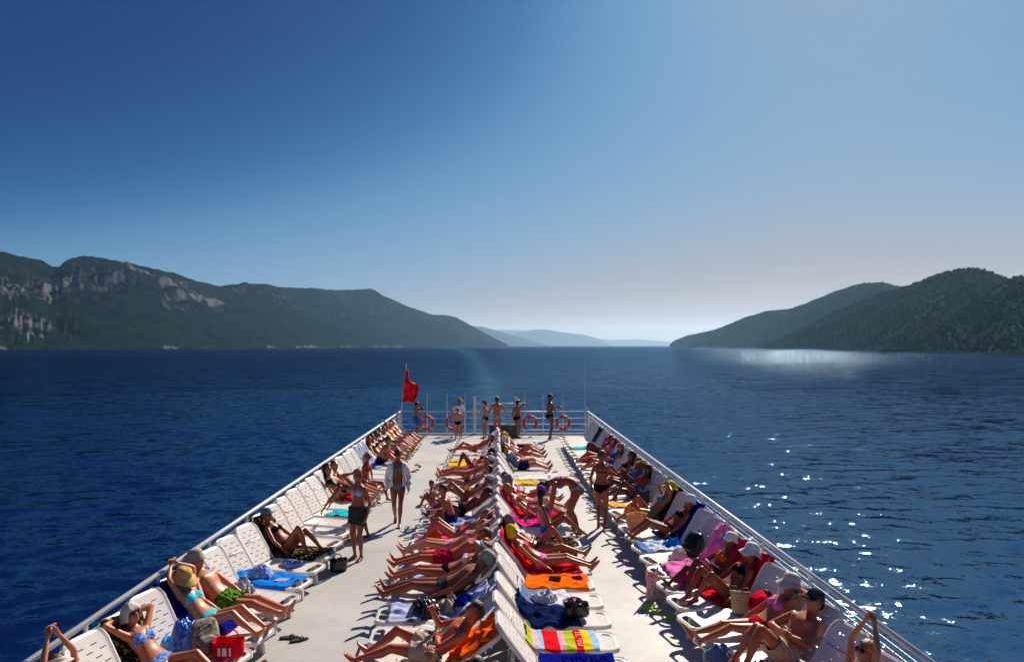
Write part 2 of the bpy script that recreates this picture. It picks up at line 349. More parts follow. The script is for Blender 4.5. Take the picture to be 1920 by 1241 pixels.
def forest(name, label, grids, count, smin, smax, mat, seed):
    g = np.random.default_rng(seed)
    t = (1 + 5 ** .5) / 2
    iv = np.array([(-1,t,0),(1,t,0),(-1,-t,0),(1,-t,0),(0,-1,t),(0,1,t),(0,-1,-t),(0,1,-t),(t,0,-1),(t,0,1),(-t,0,-1),(-t,0,1)], float); iv /= np.linalg.norm(iv[0])
    ifc = np.array([(0,11,5),(0,5,1),(0,1,7),(0,7,10),(0,10,11),(1,5,9),(5,11,4),(11,10,2),(10,7,6),(7,1,8),(3,9,4),(3,4,2),(3,2,6),(3,6,8),(3,8,9),(4,9,5),(2,4,11),(6,2,10),(8,6,7),(9,8,1)])
    V = []; F = []; b = 0
    for (v, W), c in zip(grids, count):
        nu, nv_, _ = v.shape
        for _ in range(c):
            while True:
                a = g.random() * (nu - 2); q = g.random() * (nv_ - 2)
                i, j = int(a), int(q)
                w = W[i, j]
                if w < .02 or w > 1.06: continue
                break
            fa, fq = a - i, q - j
            p = v[i, j] * (1 - fa) * (1 - fq) + v[i+1, j] * fa * (1 - fq) + v[i, j+1] * (1 - fa) * fq + v[i+1, j+1] * fa * fq
            s = smin + (smax - smin) * g.random() ** 1.6
            k = iv * (1 + .35 * (g.random((12, 1)) - .5)) * np.array((s * .62, s * .62, s * (.7 + .5 * g.random())))
            V.append(k + p + (0, 0, s * .45)); F.append(ifc + b); b += 12
    V = np.concatenate(V); F = np.concatenate(F)
    me = bpy.data.meshes.new(name)
    me.vertices.add(len(V)); me.vertices.foreach_set('co', V.ravel())
    me.loops.add(F.size); me.loops.foreach_set('vertex_index', F.ravel())
    me.polygons.add(len(F)); me.polygons.foreach_set('loop_start', np.arange(len(F)) * 3); me.update(); me.validate()
    me.materials.append(mat)
    tag(link(name, me), label, 'forest', kind='stuff')
m_scrub = pbr('scrub_foliage', (.004, .010, .006), .95, spec=.05, scale=.02, col2=(.012, .020, .010))
m_tree = pbr('pine_foliage', (.008, .028, .015), 1.0, spec=0, scale=.02, col2=(.022, .056, .027))
forest('pine_forest', 'dense pine wood covering the hills of the right shore', (RVA, RVB, RVC), (7000, 9000, 6000), 2.0, 4.6, m_tree, 5)

# the air over the bay: one closed box of thin even haze round everything
hz = MB().box(-33000, 33000, -32000, 32000, SEA - 6, 900).build('haze', [])
hm = bpy.data.materials.new('haze_air'); hm.use_nodes = True; hn = hm.node_tree.nodes; hn.clear()
ho = hn.new('ShaderNodeOutputMaterial'); hv = hn.new('ShaderNodeVolumePrincipled')
hv.inputs['Color'].default_value = (.38, .64, 1.0, 1); hv.inputs['Absorption Color'].default_value = (1, 1, 1, 1); hv.inputs['Density'].default_value = 3.1e-5; hv.inputs['Anisotropy'].default_value = .5
hm.node_tree.links.new(hv.outputs['Volume'], ho.inputs['Volume'])
hz.data.materials.append(hm); tag(hz, 'thin pale sea haze filling the bay', kind='stuff')

# ------------------------------------------------------------------ materials for the ship and its furniture
pbr('deck_edge', (.52, .51, .48), .5, var=.1, scale=2)
pbr('white_paint', (.70, .69, .66), .38, var=.05, scale=5)
pbr('rail_white', (.72, .72, .70), .32, var=.04, scale=4)
pm = pbr('plastic_white', (.72, .675, .635), .36, var=.05, scale=3, bump=.06, bscale=180)
_n = pm.node_tree.nodes; _l = pm.node_tree.links; _oi = _n.new('ShaderNodeObjectInfo'); _hs = _n.new('ShaderNodeHueSaturation'); _mr = _n.new('ShaderNodeMapRange')   # each moulding has aged a little differently
_l.new(_oi.outputs['Random'], _mr.inputs['Value']); _mr.inputs['To Min'].default_value = .90; _mr.inputs['To Max'].default_value = 1.05; _l.new(_mr.outputs['Result'], _hs.inputs['Value'])
_l.new(_n['Color Ramp'].outputs['Color'], _hs.inputs['Color']); _l.new(_hs.outputs['Color'], _n['Principled BSDF'].inputs['Base Color'])
pbr('hull_white', (.7, .7, .69), .45, var=.06, scale=.6)
pbr('wire', (.62, .63, .63), .4, metallic=.3)
pbr('buoy_orange', (.60, .045, .022), .5, var=.15, scale=9)
pbr('tape_silver', (.56, .42, .36), .5)
pbr('rope', (.62, .55, .42), .8)
fm_ = pbr('flag_red', (.70, .008, .02), .65, var=.08, scale=3)
_n = fm_.node_tree.nodes; _l = fm_.node_tree.links; _t = _n.new('ShaderNodeBsdfTranslucent'); _t.inputs['Color'].default_value = (.8, .01, .02, 1); _x = _n.new('ShaderNodeMixShader'); _x.inputs[0].default_value = .3   # thin cloth lets the sun through
_l.new(_n['Principled BSDF'].outputs[0], _x.inputs[1]); _l.new(_t.outputs[0], _x.inputs[2]); _l.new(_x.outputs[0], _n['Material Output'].inputs['Surface'])
pbr('dark_steel', (.06, .075, .085), .5, var=.2, scale=5)

def deck_material():
    m = bpy.data.materials.new('deck_paint'); m.use_nodes = True; nt = m.node_tree; n = nt.nodes; l = nt.links
    b = n['Principled BSDF']; b.inputs['Roughness'].default_value = .55
    geo = n.new('ShaderNodeNewGeometry')
    a = n.new('ShaderNodeTexNoise'); a.inputs['Scale'].default_value = .55; a.inputs['Detail'].default_value = 8; a.inputs['Roughness'].default_value = .65
    c = n.new('ShaderNodeTexNoise'); c.inputs['Scale'].default_value = 5; c.inputs['Detail'].default_value = 8; c.inputs['Roughness'].default_value = .7
    l.new(geo.outputs['Position'], a.inputs['Vector']); l.new(geo.outputs['Position'], c.inputs['Vector'])
    r = n.new('ShaderNodeValToRGB'); l.new(a.outputs['Fac'], r.inputs['Fac'])
    e = r.color_ramp.elements; e[0].position = .3; e[0].color = (.355, .36, .355, 1); e[1].position = .62; e[1].color = (.485, .484, .475, 1)
    r2 = n.new('ShaderNodeValToRGB'); l.new(c.outputs['Fac'], r2.inputs['Fac'])
    e = r2.color_ramp.elements; e[0].position = .54; e[0].color = (0, 0, 0, 1); e[1].position = .74; e[1].color = (.55, .55, .55, 1)
    mix = n.new('ShaderNodeMix'); mix.data_type = 'RGBA'; mix.inputs['B'].default_value = (.42, .34, .255, 1)   # faint rust and foot dirt
    l.new(r2.outputs['Color'], mix.inputs['Factor']); l.new(r.outputs['Color'], mix.inputs['A']); l.new(mix.outputs['Result'], b.inputs['Base Color'])
    rr = n.new('ShaderNodeMapRange'); l.new(c.outputs['Fac'], rr.inputs['Value']); rr.inputs['To Min'].default_value = .42; rr.inputs['To Max'].default_value = .7
    l.new(rr.outputs['Result'], b.inputs['Roughness'])
    bp = n.new('ShaderNodeBump'); bp.inputs['Strength'].default_value = .25; bp.inputs['Distance'].default_value = .01
    l.new(a.outputs['Fac'], bp.inputs['Height']); l.new(bp.outputs['Normal'], b.inputs['Normal'])
    MATS['deck_paint'] = m
deck_material()

# ------------------------------------------------------------------ the ship's deck
XL, XR, Y0, YS = -4.42, 4.06, 2.0, 30.6      # side edges, near end, stern
deck = MB()
ys = np.linspace(Y0, YS, 12)
deck.box(XL, XR, Y0, YS, -.06, 0)
ship = deck.build('ship_deck', [M_('deck_paint')])
tag(ship, 'pale grey painted steel sun deck of the ship', kind='structure')
edge = MB()
edge.box(XL - .03, XL + .05, Y0, YS, .002, .09).box(XR - .05, XR + .03, Y0, YS, .002, .09).box(XL + .052, XR - .052, YS - .08, YS, .002, .09)
edge.build('waterway_coaming', [M_('white_paint')], ship)
hull = MB()
hv_ = []
for y, k in ((Y0, 1), (18, 1), (26, .97), (YS, .93)):
    for x, z in ((XL, -.062), (XL * k + .15, SEA - 1), (XR * k - .15, SEA - 1), (XR, -.062)):
        hv_.append((x, y, z))
hf = []
for i in range(3):
    for j in range(3): hf.append((i*4+j, i*4+j+1, i*4+j+5, i*4+j+4))
hf += [(0, 1, 2, 3), (12, 15, 14, 13)]
hull.add(hv_, hf).build('hull', [M_('hull_white')], ship)

RAIL = 1.06
def side_railing(x, label, inward):
    root = link('side_railing', None, None, (x, 0, 0)); tag(root, label, 'railing', 'side railings of the deck')
    MB().tube([(0, Y0, RAIL), (0, YS - .05, RAIL)], .033, 12).build('top_rail', [M_('rail_white')], root, True)
    for z in (.16, .34, .52, .70, .88):
        MB().tube([(0, Y0, z), (0, YS - .05, z)], .0085, 6).build('guard_bar', [M_('rail_white')], root, True)
    yy = np.arange(Y0 + .6, YS, 1.55)
    for y in yy:
        p = MB().tube([(0, y, .085), (0, y, RAIL - .02)], .024, 8)
        p.box(-.05, .05, y - .05, y + .05, .091, .105)
        p.tube([(0, y, .62), (inward * .22, y, .1)], .014, 6)
        p.build('post', [M_('rail_white')], root)
    # wire netting tied to the bars, one panel between each two posts
    for a, b in zip(yy[:-1], yy[1:]):
        w = MB()
        for y in np.arange(a + .05, b, .075):
            w.add([(.012, y - .0022, .12), (.012, y + .0022, .12), (.012, y + .0022, .96), (.012, y - .0022, .96), (.016, y - .0022, .12), (.016, y + .0022, .12), (.016, y + .0022, .96), (.016, y - .0022, .96)],
                  [(0,1,2,3),(4,7,6,5),(0,4,5,1),(2,6,7,3),(0,3,7,4),(1,5,6,2)])
        for z in np.arange(.2, .96, .075):
            w.add([(.017, a, z - .0022), (.017, b, z - .0022), (.017, b, z + .0022), (.017, a, z + .0022), (.021, a, z - .0022), (.021, b, z - .0022), (.021, b, z + .0022), (.021, a, z + .0022)],
                  [(0,1,2,3),(4,7,6,5),(0,4,5,1),(2,6,7,3),(0,3,7,4),(1,5,6,2)])
        o = w.build('wire_netting', [M_('wire')], root); o['kind'] = 'stuff'
side_railing(XL + .04, 'white tube railing with wire netting along the left edge of the deck', 1)
side_railing(XR - .04, 'white tube railing with wire netting along the right edge of the deck', -1)

def stern_railing():
    root = link('stern_railing', None, None, (0, YS - .06, 0)); tag(root, 'thin white railing with tall poles across the stern', 'railing')
    x0, x1 = XL + .08, XR - .08
    MB().tube([(x0, 0, RAIL), (x1, 0, RAIL)], .021, 10).build('top_rail', [M_('rail_white')], root, True)
    for z in (.24, .50, .76):
        MB().tube([(x0, 0, z), (x1, 0, z)], .008, 6).build('guard_bar', [M_('rail_white')], root, True)
    for u, top in ((801, 1.82), (838, 1.86), (872, 1.86), (984, 1.84), (1018, 1.84), (1055, 1.80)):
        x = (u - 934) / 1280 * YS
        MB().tube([(x, 0, .085), (x, 0, RAIL)], .024, 8).tube([(x, 0, RAIL), (x, 0, top)], .014, 8).build('pole', [M_('rail_white')], root, True)
    for u in (890, 967):
        x = (u - 934) / 1280 * YS
        MB().box(x - .055, x + .055, -.05, .05, .09, 1.72).build('gate_post', [M_('white_paint')], root)
    xa, xb = (893 - 934) / 1280 * YS, (985 - 934) / 1280 * YS
    MB().tube([(xa, -.03, 1.42), (xb, -.03, 1.42)], .018, 8).build('gate_bar', [M_('rail_white')], root, True)
stern_railing()

# lifebuoys hung on the stern railing
def lifebuoy(u, label, horseshoe=False, zc=.56):
    x = (u - 934) / 1280 * (YS - .2)
    root = link('lifebuoy', None, None, (x, YS - .17, zc)); tag(root, label, 'lifebuoy', 'orange lifebuoys on the stern railing')
    ring = MB(); Rr, r = .275, .068
    a0, a1 = (R(-60), R(240)) if horseshoe else (0, 2 * math.pi)
    pts = [(Rr * math.cos(t) * (1.02 if horseshoe else 1), 0, Rr * math.sin(t)) for t in np.linspace(a0, a1, 41)]
    ring.tube(pts, r, 12, cap=horseshoe)
    ring.build('ring', [M_('buoy_orange')], root, True)
    for k in range(4):
        t = R(45 + 90 * k)
        if horseshoe and k > 1: continue
        p = [(Rr * math.cos(q), 0, Rr * math.sin(q)) for q in np.linspace(t - .12, t + .12, 5)]
        MB().tube(p, r + .003, 12).build('reflective_band', [M_('tape_silver')], root, True)
    rp = [((Rr + r + .012 + .02 * math.sin(6 * t)) * math.cos(t), -.01, (Rr + r + .012 + .02 * math.sin(6 * t)) * math.sin(t)) for t in np.linspace(a0, a1, 60)]
    MB().tube(rp, .006, 5).build('grab_rope', [M_('rope')], root, True)
lifebuoy(800, 'round orange lifebuoy beside the boy in blue shorts')
lifebuoy(849, 'orange lifebuoy half hidden behind the child in black trunks')
lifebuoy(994, 'horseshoe shaped orange lifebuoy right of the thick white post', True)
lifebuoy(1056, 'round orange lifebuoy beside the tall man in black briefs')

# flagstaff with a furled red flag, and a thin aerial
fr = link('flagstaff', None, None, (XL + .08, YS - .08, 0)); tag(fr, 'leaning white flagstaff with a red flag at the left stern corner', 'flagpole')
MB().tube([(0, 0, .09), (.0, 0, RAIL), (.24, .02, 3.2)], [.026, .024, .014], 8).build('pole', [M_('rail_white')], fr, True)
def flag():
    nx, nz = 26, 30; v = []; f = []
    for j in range(nz + 1):
        t = j / nz                                  # 0 top .. 1 bottom
        z = 2.95 - 1.42 * t
        px = .24 * (z - RAIL) / 2.14 + .02
        ln = np.interp(t, [0, .12, .3, .42, .6, .8, 1], [.08, .14, .20, .62, .66, .60, .50])
        for i in range(nx + 1):
            s = i / nx
            x = px + s * ln; fold = math.sin(s * 11 + t * 7) * .10 * s + .07 * math.sin(s * 19 - 5 * t) * s + .03 * math.sin(t * 23 + s * 4)
            zz = z - .13 * s * (t > .1) * (1 - .4 * t) + .03 * math.sin(s * 7 + 4 * t)
            v.append((x, fold - .05, zz))
    for j in range(nz):
        for i in range(nx):
            a = j * (nx + 1) + i; f.append((a, a + 1, a + nx + 2, a + nx + 1))
    m = MB().add(v, f); o = m.build('flag_cloth', [M_('flag_red')], fr, True)
    o.modifiers.new('thickness', 'SOLIDIFY').thickness = .004
flag()
ar = link('aerial', None, None, ((1097 - 934) / 1280 * YS, YS - .08, 0)); tag(ar, 'thin tall whip aerial at the right stern corner', 'aerial')
MB().tube([(0, 0, .09), (0, 0, 1.2)], .02, 8).build('mount', [M_('rail_white')], ar, True)
MB().tube([(0, 0, 1.2), (-.04, 0, 3.2)], [.012, .005], 6).build('whip', [M_('rail_white')], ar, True)

wx = (944 - 934) / 1280 * 29.9
wr = link('winch_box', None, None, (wx, 29.9, 0)); tag(wr, 'dark grey steel box at the middle of the stern', 'box')
MB().box(-.62, .62, -.28, .28, .003, .52).build('housing', [M_('dark_steel')], wr)
MB().box(-.66, .66, -.32, .32, .523, .57).build('lid', [M_('dark_steel')], wr)
for s in (-1, 1): MB().tube([(s * .3, -.335, .45), (s * .3, -.355, .4), (s * .3, -.335, .35)], .012, 6).build('latch', [M_('rail_white')], wr)

# a small boat far out on the right
bx_, by_ = (1726 - 934) / 1280 * 640, 640
bt = link('motor_boat', None, None, (bx_, by_, SEA)); tag(bt, 'tiny dark open motor boat far out near the right shore', 'boat')
sec = [(-2.6, .75, .55), (-1.2, .95, .6), (.6, .95, .68), (1.9, .6, .8), (2.8, .05, .95)]
v = []; f = []
for x, w, h in sec: v += [(x, -w, h), (x, -w * .6, -.1), (x, w * .6, -.1), (x, w, h)]
for i in range(4):
    for j in range(3): f.append((i*4+j, i*4+j+1, i*4+j+5, i*4+j+4))
    f.append((i*4, i*4+4, i*4+7, i*4+3))
f.append((0, 3, 2, 1))
MB().add(v, f).build('hull', [M_('dark_steel')], bt)
MB().box(-1.0, .5, -.55, .55, .62, 1.5).build('cabin', [M_('dark_steel')], bt)
MB().box(-2.9, -2.6, -.18, .18, .1, 1.0).build('outboard_motor', [M_('dark_steel')], bt)

# ------------------------------------------------------------------ sun loungers
SEAT_Z, SEAT_L, BACK_L, LW = .35, 1.05, .74, .285

def panel(ts, slot_rows, L, hole=False, round_start=False, round_end=True, rr=.2):
    """moulded plastic panel: lateral slots left open, raised rim with a turned-down skirt"""
    xs = [-1, -1, -.93, -.82] + [-.0 + q for q in np.linspace(-.72, .72, 11)] + [.82, .93, 1, 1]
    prof_z = [-.045, .004, .012, .002] + [0] * 11 + [.002, .012, .004, -.045]
    ncol = len(xs); v = []; f = []
    def width(t):
        w = 1.0
        if round_end and t > L - rr: w = min(w, .62 + .38 * math.sqrt(max(0, 1 - ((t - (L - rr)) / rr) ** 2.0)))
        if round_start and t < .06: w = min(w, .93 + .07 * math.sqrt(max(0, 1 - ((.06 - t) / .06) ** 2)))
        return w
    for t in ts:
        w = width(t) * LW
        drop = 0
        if round_end and t > L - .03: drop = -.012 * ((t - L + .03) / .03)
        for x, z in zip(xs, prof_z): v.append((t, x * w, z + drop))
    for i in range(len(ts) - 1):
        for j in range(ncol - 1):
            c = j - 4                                   # cell index among the ten inner cells
            tm = (ts[i] + ts[i + 1]) / 2
            if i in slot_rows and 0 <= c < 10:
                if slot_rows[i] == 0 and c in (0, 1, 4, 5, 8, 9) : continue
                if slot_rows[i] == 1 and c in (2, 3, 6, 7): continue
            if hole and L - .175 < tm < L - .045 and 0 <= c < 10:
                edge_row = tm < L - .155 or tm > L - .065
                if not edge_row or 1 <= c < 9: continue
            f.append((i * ncol + j, (i + 1) * ncol + j, (i + 1) * ncol + j + 1, i * ncol + j + 1))
    # end skirt
    for end in ([len(ts) - 1] if round_end else []):
        b = len(v)
        for j in range(ncol):
            p = v[end * ncol + j]; v.append((p[0] + .004, p[1], -.045 if 0 < j < ncol - 1 else p[2]))
        for j in range(1, ncol - 2): f.append((end * ncol + j, b + j, b + j + 1, end * ncol + j + 1))
    bm = bmesh.new(); vs = [bm.verts.new(p) for p in v]
    for q in f:
        try: bm.faces.new([vs[i] for i in q])
        except ValueError: pass
    bmesh.ops.remove_doubles(bm, verts=bm.verts, dist=1e-5)
    bmesh.ops.recalc_face_normals(bm, faces=bm.faces)
    bm.normal_update()
    if sum(fc.normal.z for fc in bm.faces) < 0: bmesh.ops.reverse_faces(bm, faces=bm.faces)
    bmesh.ops.solidify(bm, geom=bm.faces[:], thickness=.008)
    me = bpy.data.meshes.new('panel'); bm.to_mesh(me); bm.free()
    return me

def slot_layout(t0, t1, n):
    ts = []; rows = {}
    for k in range(n):
        c = t0 + (t1 - t0) * k / (n - 1)
        ts += [c - .0055, c + .0055]
    return ts
def lounger_meshes():
    # seat: slots from the crease to mid-length, oval hand hole at the foot
    st = slot_layout(.10, .62, 7); ts = [0, .03] + st + [.72, .80, SEAT_L - .175, SEAT_L - .155, SEAT_L - .11, SEAT_L - .065, SEAT_L - .045, SEAT_L - .03, SEAT_L - .015, SEAT_L]
    rows = {2 + 2 * k: k % 2 for k in range(7)}
    seat = panel(ts, rows, SEAT_L, hole=True, rr=.24)
    bt_ = slot_layout(.09, .60, 8); ts = [.02, .05] + bt_ + [.64, .67, .70, .715, .728, BACK_L]
    rows = {2 + 2 * k: k % 2 for k in range(8)}
    back = panel(ts, rows, BACK_L, rr=.17)
    for me in (seat, back):
        me.materials.append(M_('plastic_white'))
    # legs: a splayed U section each, tapering to the foot
    def leg(x, y, sx):
        v = []
        for z, w, d, dx in ((SEAT_Z - .02, .05, .03, 0), (.18, .04, .026, .03), (.002, .034, .024, .055)):
            cx = x + sx * dx
            v += [(cx - w, y - d, z), (cx + w, y - d, z), (cx + w, y + d, z), (cx - w, y + d, z)]
        f = [(3, 2, 1, 0), (8, 9, 10, 11)]
        for i in range(2):
            for j in range(4): f.append((i*4+j, i*4+(j+1) % 4, i*4+4+(j+1) % 4, i*4+4+j))
        return mesh('leg', v, f, [M_('plastic_white')], False)
    legs = [leg(x, y, sx) for x, sx in ((.1, -1), (.78, 1)) for y in (-.235, .235)]
    return seat, back, legs
SEAT_ME, BACK_ME, LEG_ME = lounger_meshes()
def brace_mesh(a):
    """the stay that props the backrest, and the seat's side rails"""
    m = MB()
    q = .44; px, pz = -q * math.cos(a), SEAT_Z + q * math.sin(a) - .02
    for y in (-.2, .2): m.tube([(px, y, pz), (-.22 + px * .35, y, .2), (-.02, y, .29)], .012, 6)
    m.tube([(px, -.2, pz), (px, .2, pz)], .012, 6)
    return m.mesh('back_stay', [M_('plastic_white')], True)

ORD = ['nearest', 'second', 'third', 'fourth', 'fifth', 'sixth', 'seventh', 'eighth', 'ninth', 'tenth', 'eleventh', 'twelfth', 'thirteenth', 'fourteenth', 'fifteenth', 'sixteenth', 'seventeenth', 'eighteenth',
       'nineteenth', 'twentieth', 'twenty-first', 'twenty-second', 'twenty-third', 'twenty-fourth', 'twenty-fifth', 'twenty-sixth', 'twenty-seventh', 'twenty-eighth', 'twenty-ninth', 'thirtieth', 'thirty-first', 'thirty-second', 'thirty-third', 'thirty-fourth', 'thirty-fifth']
ROWS = {
    'L':  dict(x=-3.96, ys=[6.42 + .61 * k for k in range(6)] + [10.07 + .70 * k for k in range(26)], yaw=-16, back=58, place='along the left railing', n0=0),
    'R':  dict(x=3.47, ys=[9.27 + .655 * (k - 4) for k in range(32)], yaw=194, back=58, place='along the right railing', n0=0),
    'CL': dict(x=-.58, ys=[6.72] + [7.27 + .68 * k for k in range(1, 29)], yaw=181, back=36, place='in the centre row facing the left aisle', n0=0),
    'CR': dict(x=.45, ys=[7.76 + .69 * k for k in range(27)], yaw=0, back=53, place='in the centre row facing the right aisle', n0=0),
}
BRACE = {a: brace_mesh(R(a)) for a in (58, 53, 36)}
LOUNGER = {}
gj = random.Random(4)
for rk, rw in ROWS.items():
    for i, y in enumerate(rw['ys']):
        jx, jy, ja = gj.uniform(-.03, .03), gj.uniform(-.015, .015), gj.uniform(-1.2, 1.2)
        root = link('sun_lounger', None, None, (rw['x'] + jx, y + jy, 0), R(rw['yaw'] + ja))
        nm = ORD[i] + (' one' if i == 0 else ' one') + (' from the near end' if i else ' to the viewer')
        tag(root, f"white sun lounger {rw['place']}, {ORD[i]} " + ('of its row' if i == 0 else 'from the near end'), 'sun lounger', 'white sun loungers set in rows on the deck')
        link('seat', SEAT_ME, root, (0, 0, SEAT_Z))
        a = R(rw['back']); b = link('backrest', BACK_ME, root, (0, 0, SEAT_Z)); b.rotation_euler = (0, -(math.pi - a - R(gj.uniform(-2.5, 2.5))), 0)
        b.scale = (1, -1, -1)
        for lm in LEG_ME: link('leg', lm, root)
        link('back_stay', BRACE[rw['back']], root)
        LOUNGER[rk, i] = root

# ------------------------------------------------------------------ people
SKIN = {}
for nm, c in dict(pale=(.58, .255, .15), fair=(.53, .195, .10), tan=(.44, .135, .058), brown=(.30, .082, .034), deep=(.18, .046, .021), red=(.50, .115, .052)).items():
    SKIN[nm] = pbr('skin_' + nm, c, .42, var=.12, scale=5, spec=.42, sss=.06)
pbr('eye_dark', (.02, .015, .012), .3)
pbr('lip', (.36, .11, .09), .45)
def cloth(name, c, c2=None, rough=.75, scale=14, var=.12):
    return pbr(name, c, rough, var=var, scale=scale, col2=c2, bump=.25, bscale=110, spec=0)
for nm, c, c2 in (
    ('black', (.010, .010, .012), None), ('navy', (.010, .018, .085), None), ('white', (.78, .77, .76), None), ('offwhite', (.66, .62, .55), None), ('grey', (.24, .25, .27), None),
    ('turquoise', (.02, .48, .62), (.10, .66, .74)), ('bluepat', (.015, .06, .48), (.28, .50, .82)), ('red', (.62, .012, .02), None), ('crimson', (.42, .012, .05), None), ('pink', (.78, .22, .44), None),
    ('coral', (.74, .16, .16), None), ('magenta', (.66, .03, .26), None), ('purple', (.30, .06, .36), None), ('orange', (.84, .17, .015), None), ('orangepat', (.80, .22, .02), (.85, .62, .40)), ('greenleaf', (.012, .03, .008), (.16, .42, .02)),
    ('beige', (.56, .44, .32), (.44, .33, .22)), ('bluegrey', (.15, .20, .27), None), ('charcoal', (.045, .048, .055), None), ('teal', (.02, .34, .36), None), ('blue', (.015, .10, .55), None), ('skyblue', (.30, .46, .72), None),
    ('yellow', (.80, .58, .02), None), ('brightorange', (.88, .14, .01), None), ('straw', (.62, .42, .17), (.5, .31, .11)), ('khaki', (.42, .38, .30), None), ('pinkpat', (.74, .62, .62), (.72, .12, .2)),
    ('lilac', (.46, .50, .72), None), ('gold', (.012, .010, .010), (.60, .42, .10)), ('lime', (.34, .62, .02), None), ('hotpink', (.86, .20, .52), None), ('greypat', (.62, .62, .66), (.05, .06, .12)), ('denim', (.10, .15, .28), None)):
    cloth(nm, c, c2, scale=26 if c2 else 8)
for nm, c in dict(h_black=(.010, .008, .007), h_brown=(.05, .026, .013), h_mid=(.13, .07, .03), h_blond=(.40, .26, .10), h_grey=(.30, .28, .26)).items():
    pbr(nm, c, .5, var=.35, scale=40, bump=.6, bscale=90)
pbr('lens', (.008, .008, .010), .12)

def nrm(a): a = np.asarray(a, float); return a / (np.linalg.norm(a) + 1e-9)
A = lambda *x: np.array(x, float)

class Raw:
    def __init__(s): s.v = []; s.f = []
    def add(s, v, f):
        b = len(s.v); s.v += [tuple(p) for p in v]; s.f += [tuple(i + b for i in q) for q in f]
    def loft(s, C, Sx, Fx, ra, rb, n=14, power=2.0):
        v = []; f = []; m = len(C)
        for c, sx, fx, a, b in zip(C, Sx, Fx, ra, rb):
            for k in range(n):
                t = 2 * math.pi * k / n; ct, st = math.cos(t), math.sin(t)
                e = (abs(ct) ** power + abs(st) ** power) ** (-1 / power)
                v.append(c + sx * (a * ct * e) + fx * (b * st * e))
        for i in range(m - 1):
            for k in range(n): f.append((i*n+k, i*n+(k+1)%n, (i+1)*n+(k+1)%n, (i+1)*n+k))
        f += [tuple(range(n - 1, -1, -1)), tuple((m-1)*n + k for k in range(n))]
        s.add(v, f)
    def limb(s, P, rad, n=12, flat=1.0, ref=None):
        """rounded tapered tube through P with radii rad"""
        P = [np.asarray(p, float) for p in P]
        t0 = nrm(P[1] - P[0]); t1 = nrm(P[-1] - P[-2])
        C = [P[0] - t0 * rad[0] * .85, P[0] - t0 * rad[0] * .5] + P + [P[-1] + t1 * rad[-1] * .5, P[-1] + t1 * rad[-1] * .85]
        rr = [rad[0] * .45, rad[0] * .82] + list(rad) + [rad[-1] * .82, rad[-1] * .45]
        Sx = []; Fx = []; prev = None
        for i in range(len(C)):
            t = nrm(C[min(i + 1, len(C) - 1)] - C[max(i - 1, 0)])
            a = prev if prev is not None else (ref if ref is not None else (A(0, 0, 1) if abs(t[2]) < .8 else A(1, 0, 0)))
            a = nrm(a - t * np.dot(a, t)); prev = a
            Sx.append(a); Fx.append(np.cross(t, a))
        s.loft(C, Sx, Fx, rr, [r * flat for r in rr], n)
    def ball(s, c, ax, r, n=10, m=8):
        v = []; f = []
        for i in range(m + 1):
            ph = math.pi * (i + .02) / (m + .04)
            for k in range(n):
                t = 2 * math.pi * k / n
                d = (math.sin(ph) * math.cos(t) * r[0], math.sin(ph) * math.sin(t) * r[1], math.cos(ph) * r[2])
                v.append(c + ax[0] * d[0] + ax[1] * d[1] + ax[2] * d[2])
        for i in range(m):
            for k in range(n): f.append((i*n+k, (i+1)*n+k, (i+1)*n+(k+1)%n, i*n+(k+1)%n))
        s.add(v, f)

def ik(a, target, l1, l2, pole):
    d = np.asarray(target, float) - a; L = np.linalg.norm(d); L2 = min(max(L, abs(l1 - l2) + .02), .995 * (l1 + l2)); u = d / (L + 1e-9)
    ca = (l1 * l1 + L2 * L2 - l2 * l2) / (2 * l1 * L2); sa = math.sqrt(max(0, 1 - ca * ca))
    p = np.asarray(pole, float); p = nrm(p - u * np.dot(p, u))
    return a + u * l1 * ca + p * l1 * sa, a + u * L2

def slerp_dir(a, b, t): return nrm(a * (1 - t) + b * t)

def hand_mesh(raw, w, d, n, side, sc, curl=.5):
    """palm with four fingers and a thumb; d points along the forearm, n out of the palm"""
    d = nrm(d); n = nrm(n - d * np.dot(n, d)); s = np.cross(d, n) * side           # s points to the thumb side
    L = .085 * sc
    raw.loft([w - d * .015, w + d * .02 * sc, w + d * .055 * sc, w + d * L], [s] * 4, [n] * 4, [.026 * sc, .032 * sc, .040 * sc, .038 * sc], [.020 * sc, .017 * sc, .015 * sc, .011 * sc], 10, 2.6)
    for k, (o, ln) in enumerate(((.028, .068), (.0095, .078), (-.0095, .072), (-.028, .056))):
        b = w + d * L * .93 + s * o * sc; c = curl * (1 + .15 * k)
        k1 = b + (d * math.cos(c * .5) + n * math.sin(c * .5)) * ln * .5 * sc
        k2 = k1 + (d * math.cos(c * 1.2) + n * math.sin(c * 1.2)) * ln * .32 * sc
        k3 = k2 + (d * math.cos(c * 1.9) + n * math.sin(c * 1.9)) * ln * .22 * sc
        raw.limb([b, k1, k2, k3], [.0088 * sc, .0082 * sc, .0075 * sc, .0062 * sc], 6)
    b = w + d * .025 * sc + s * .026 * sc
    t1 = b + nrm(s * .8 + d * .75 + n * .25) * .036 * sc; t2 = t1 + nrm(s * .35 + d * .9 + n * .3) * .03 * sc
    raw.limb([b, t1, t2], [.0115 * sc, .0098 * sc, .0075 * sc], 6)

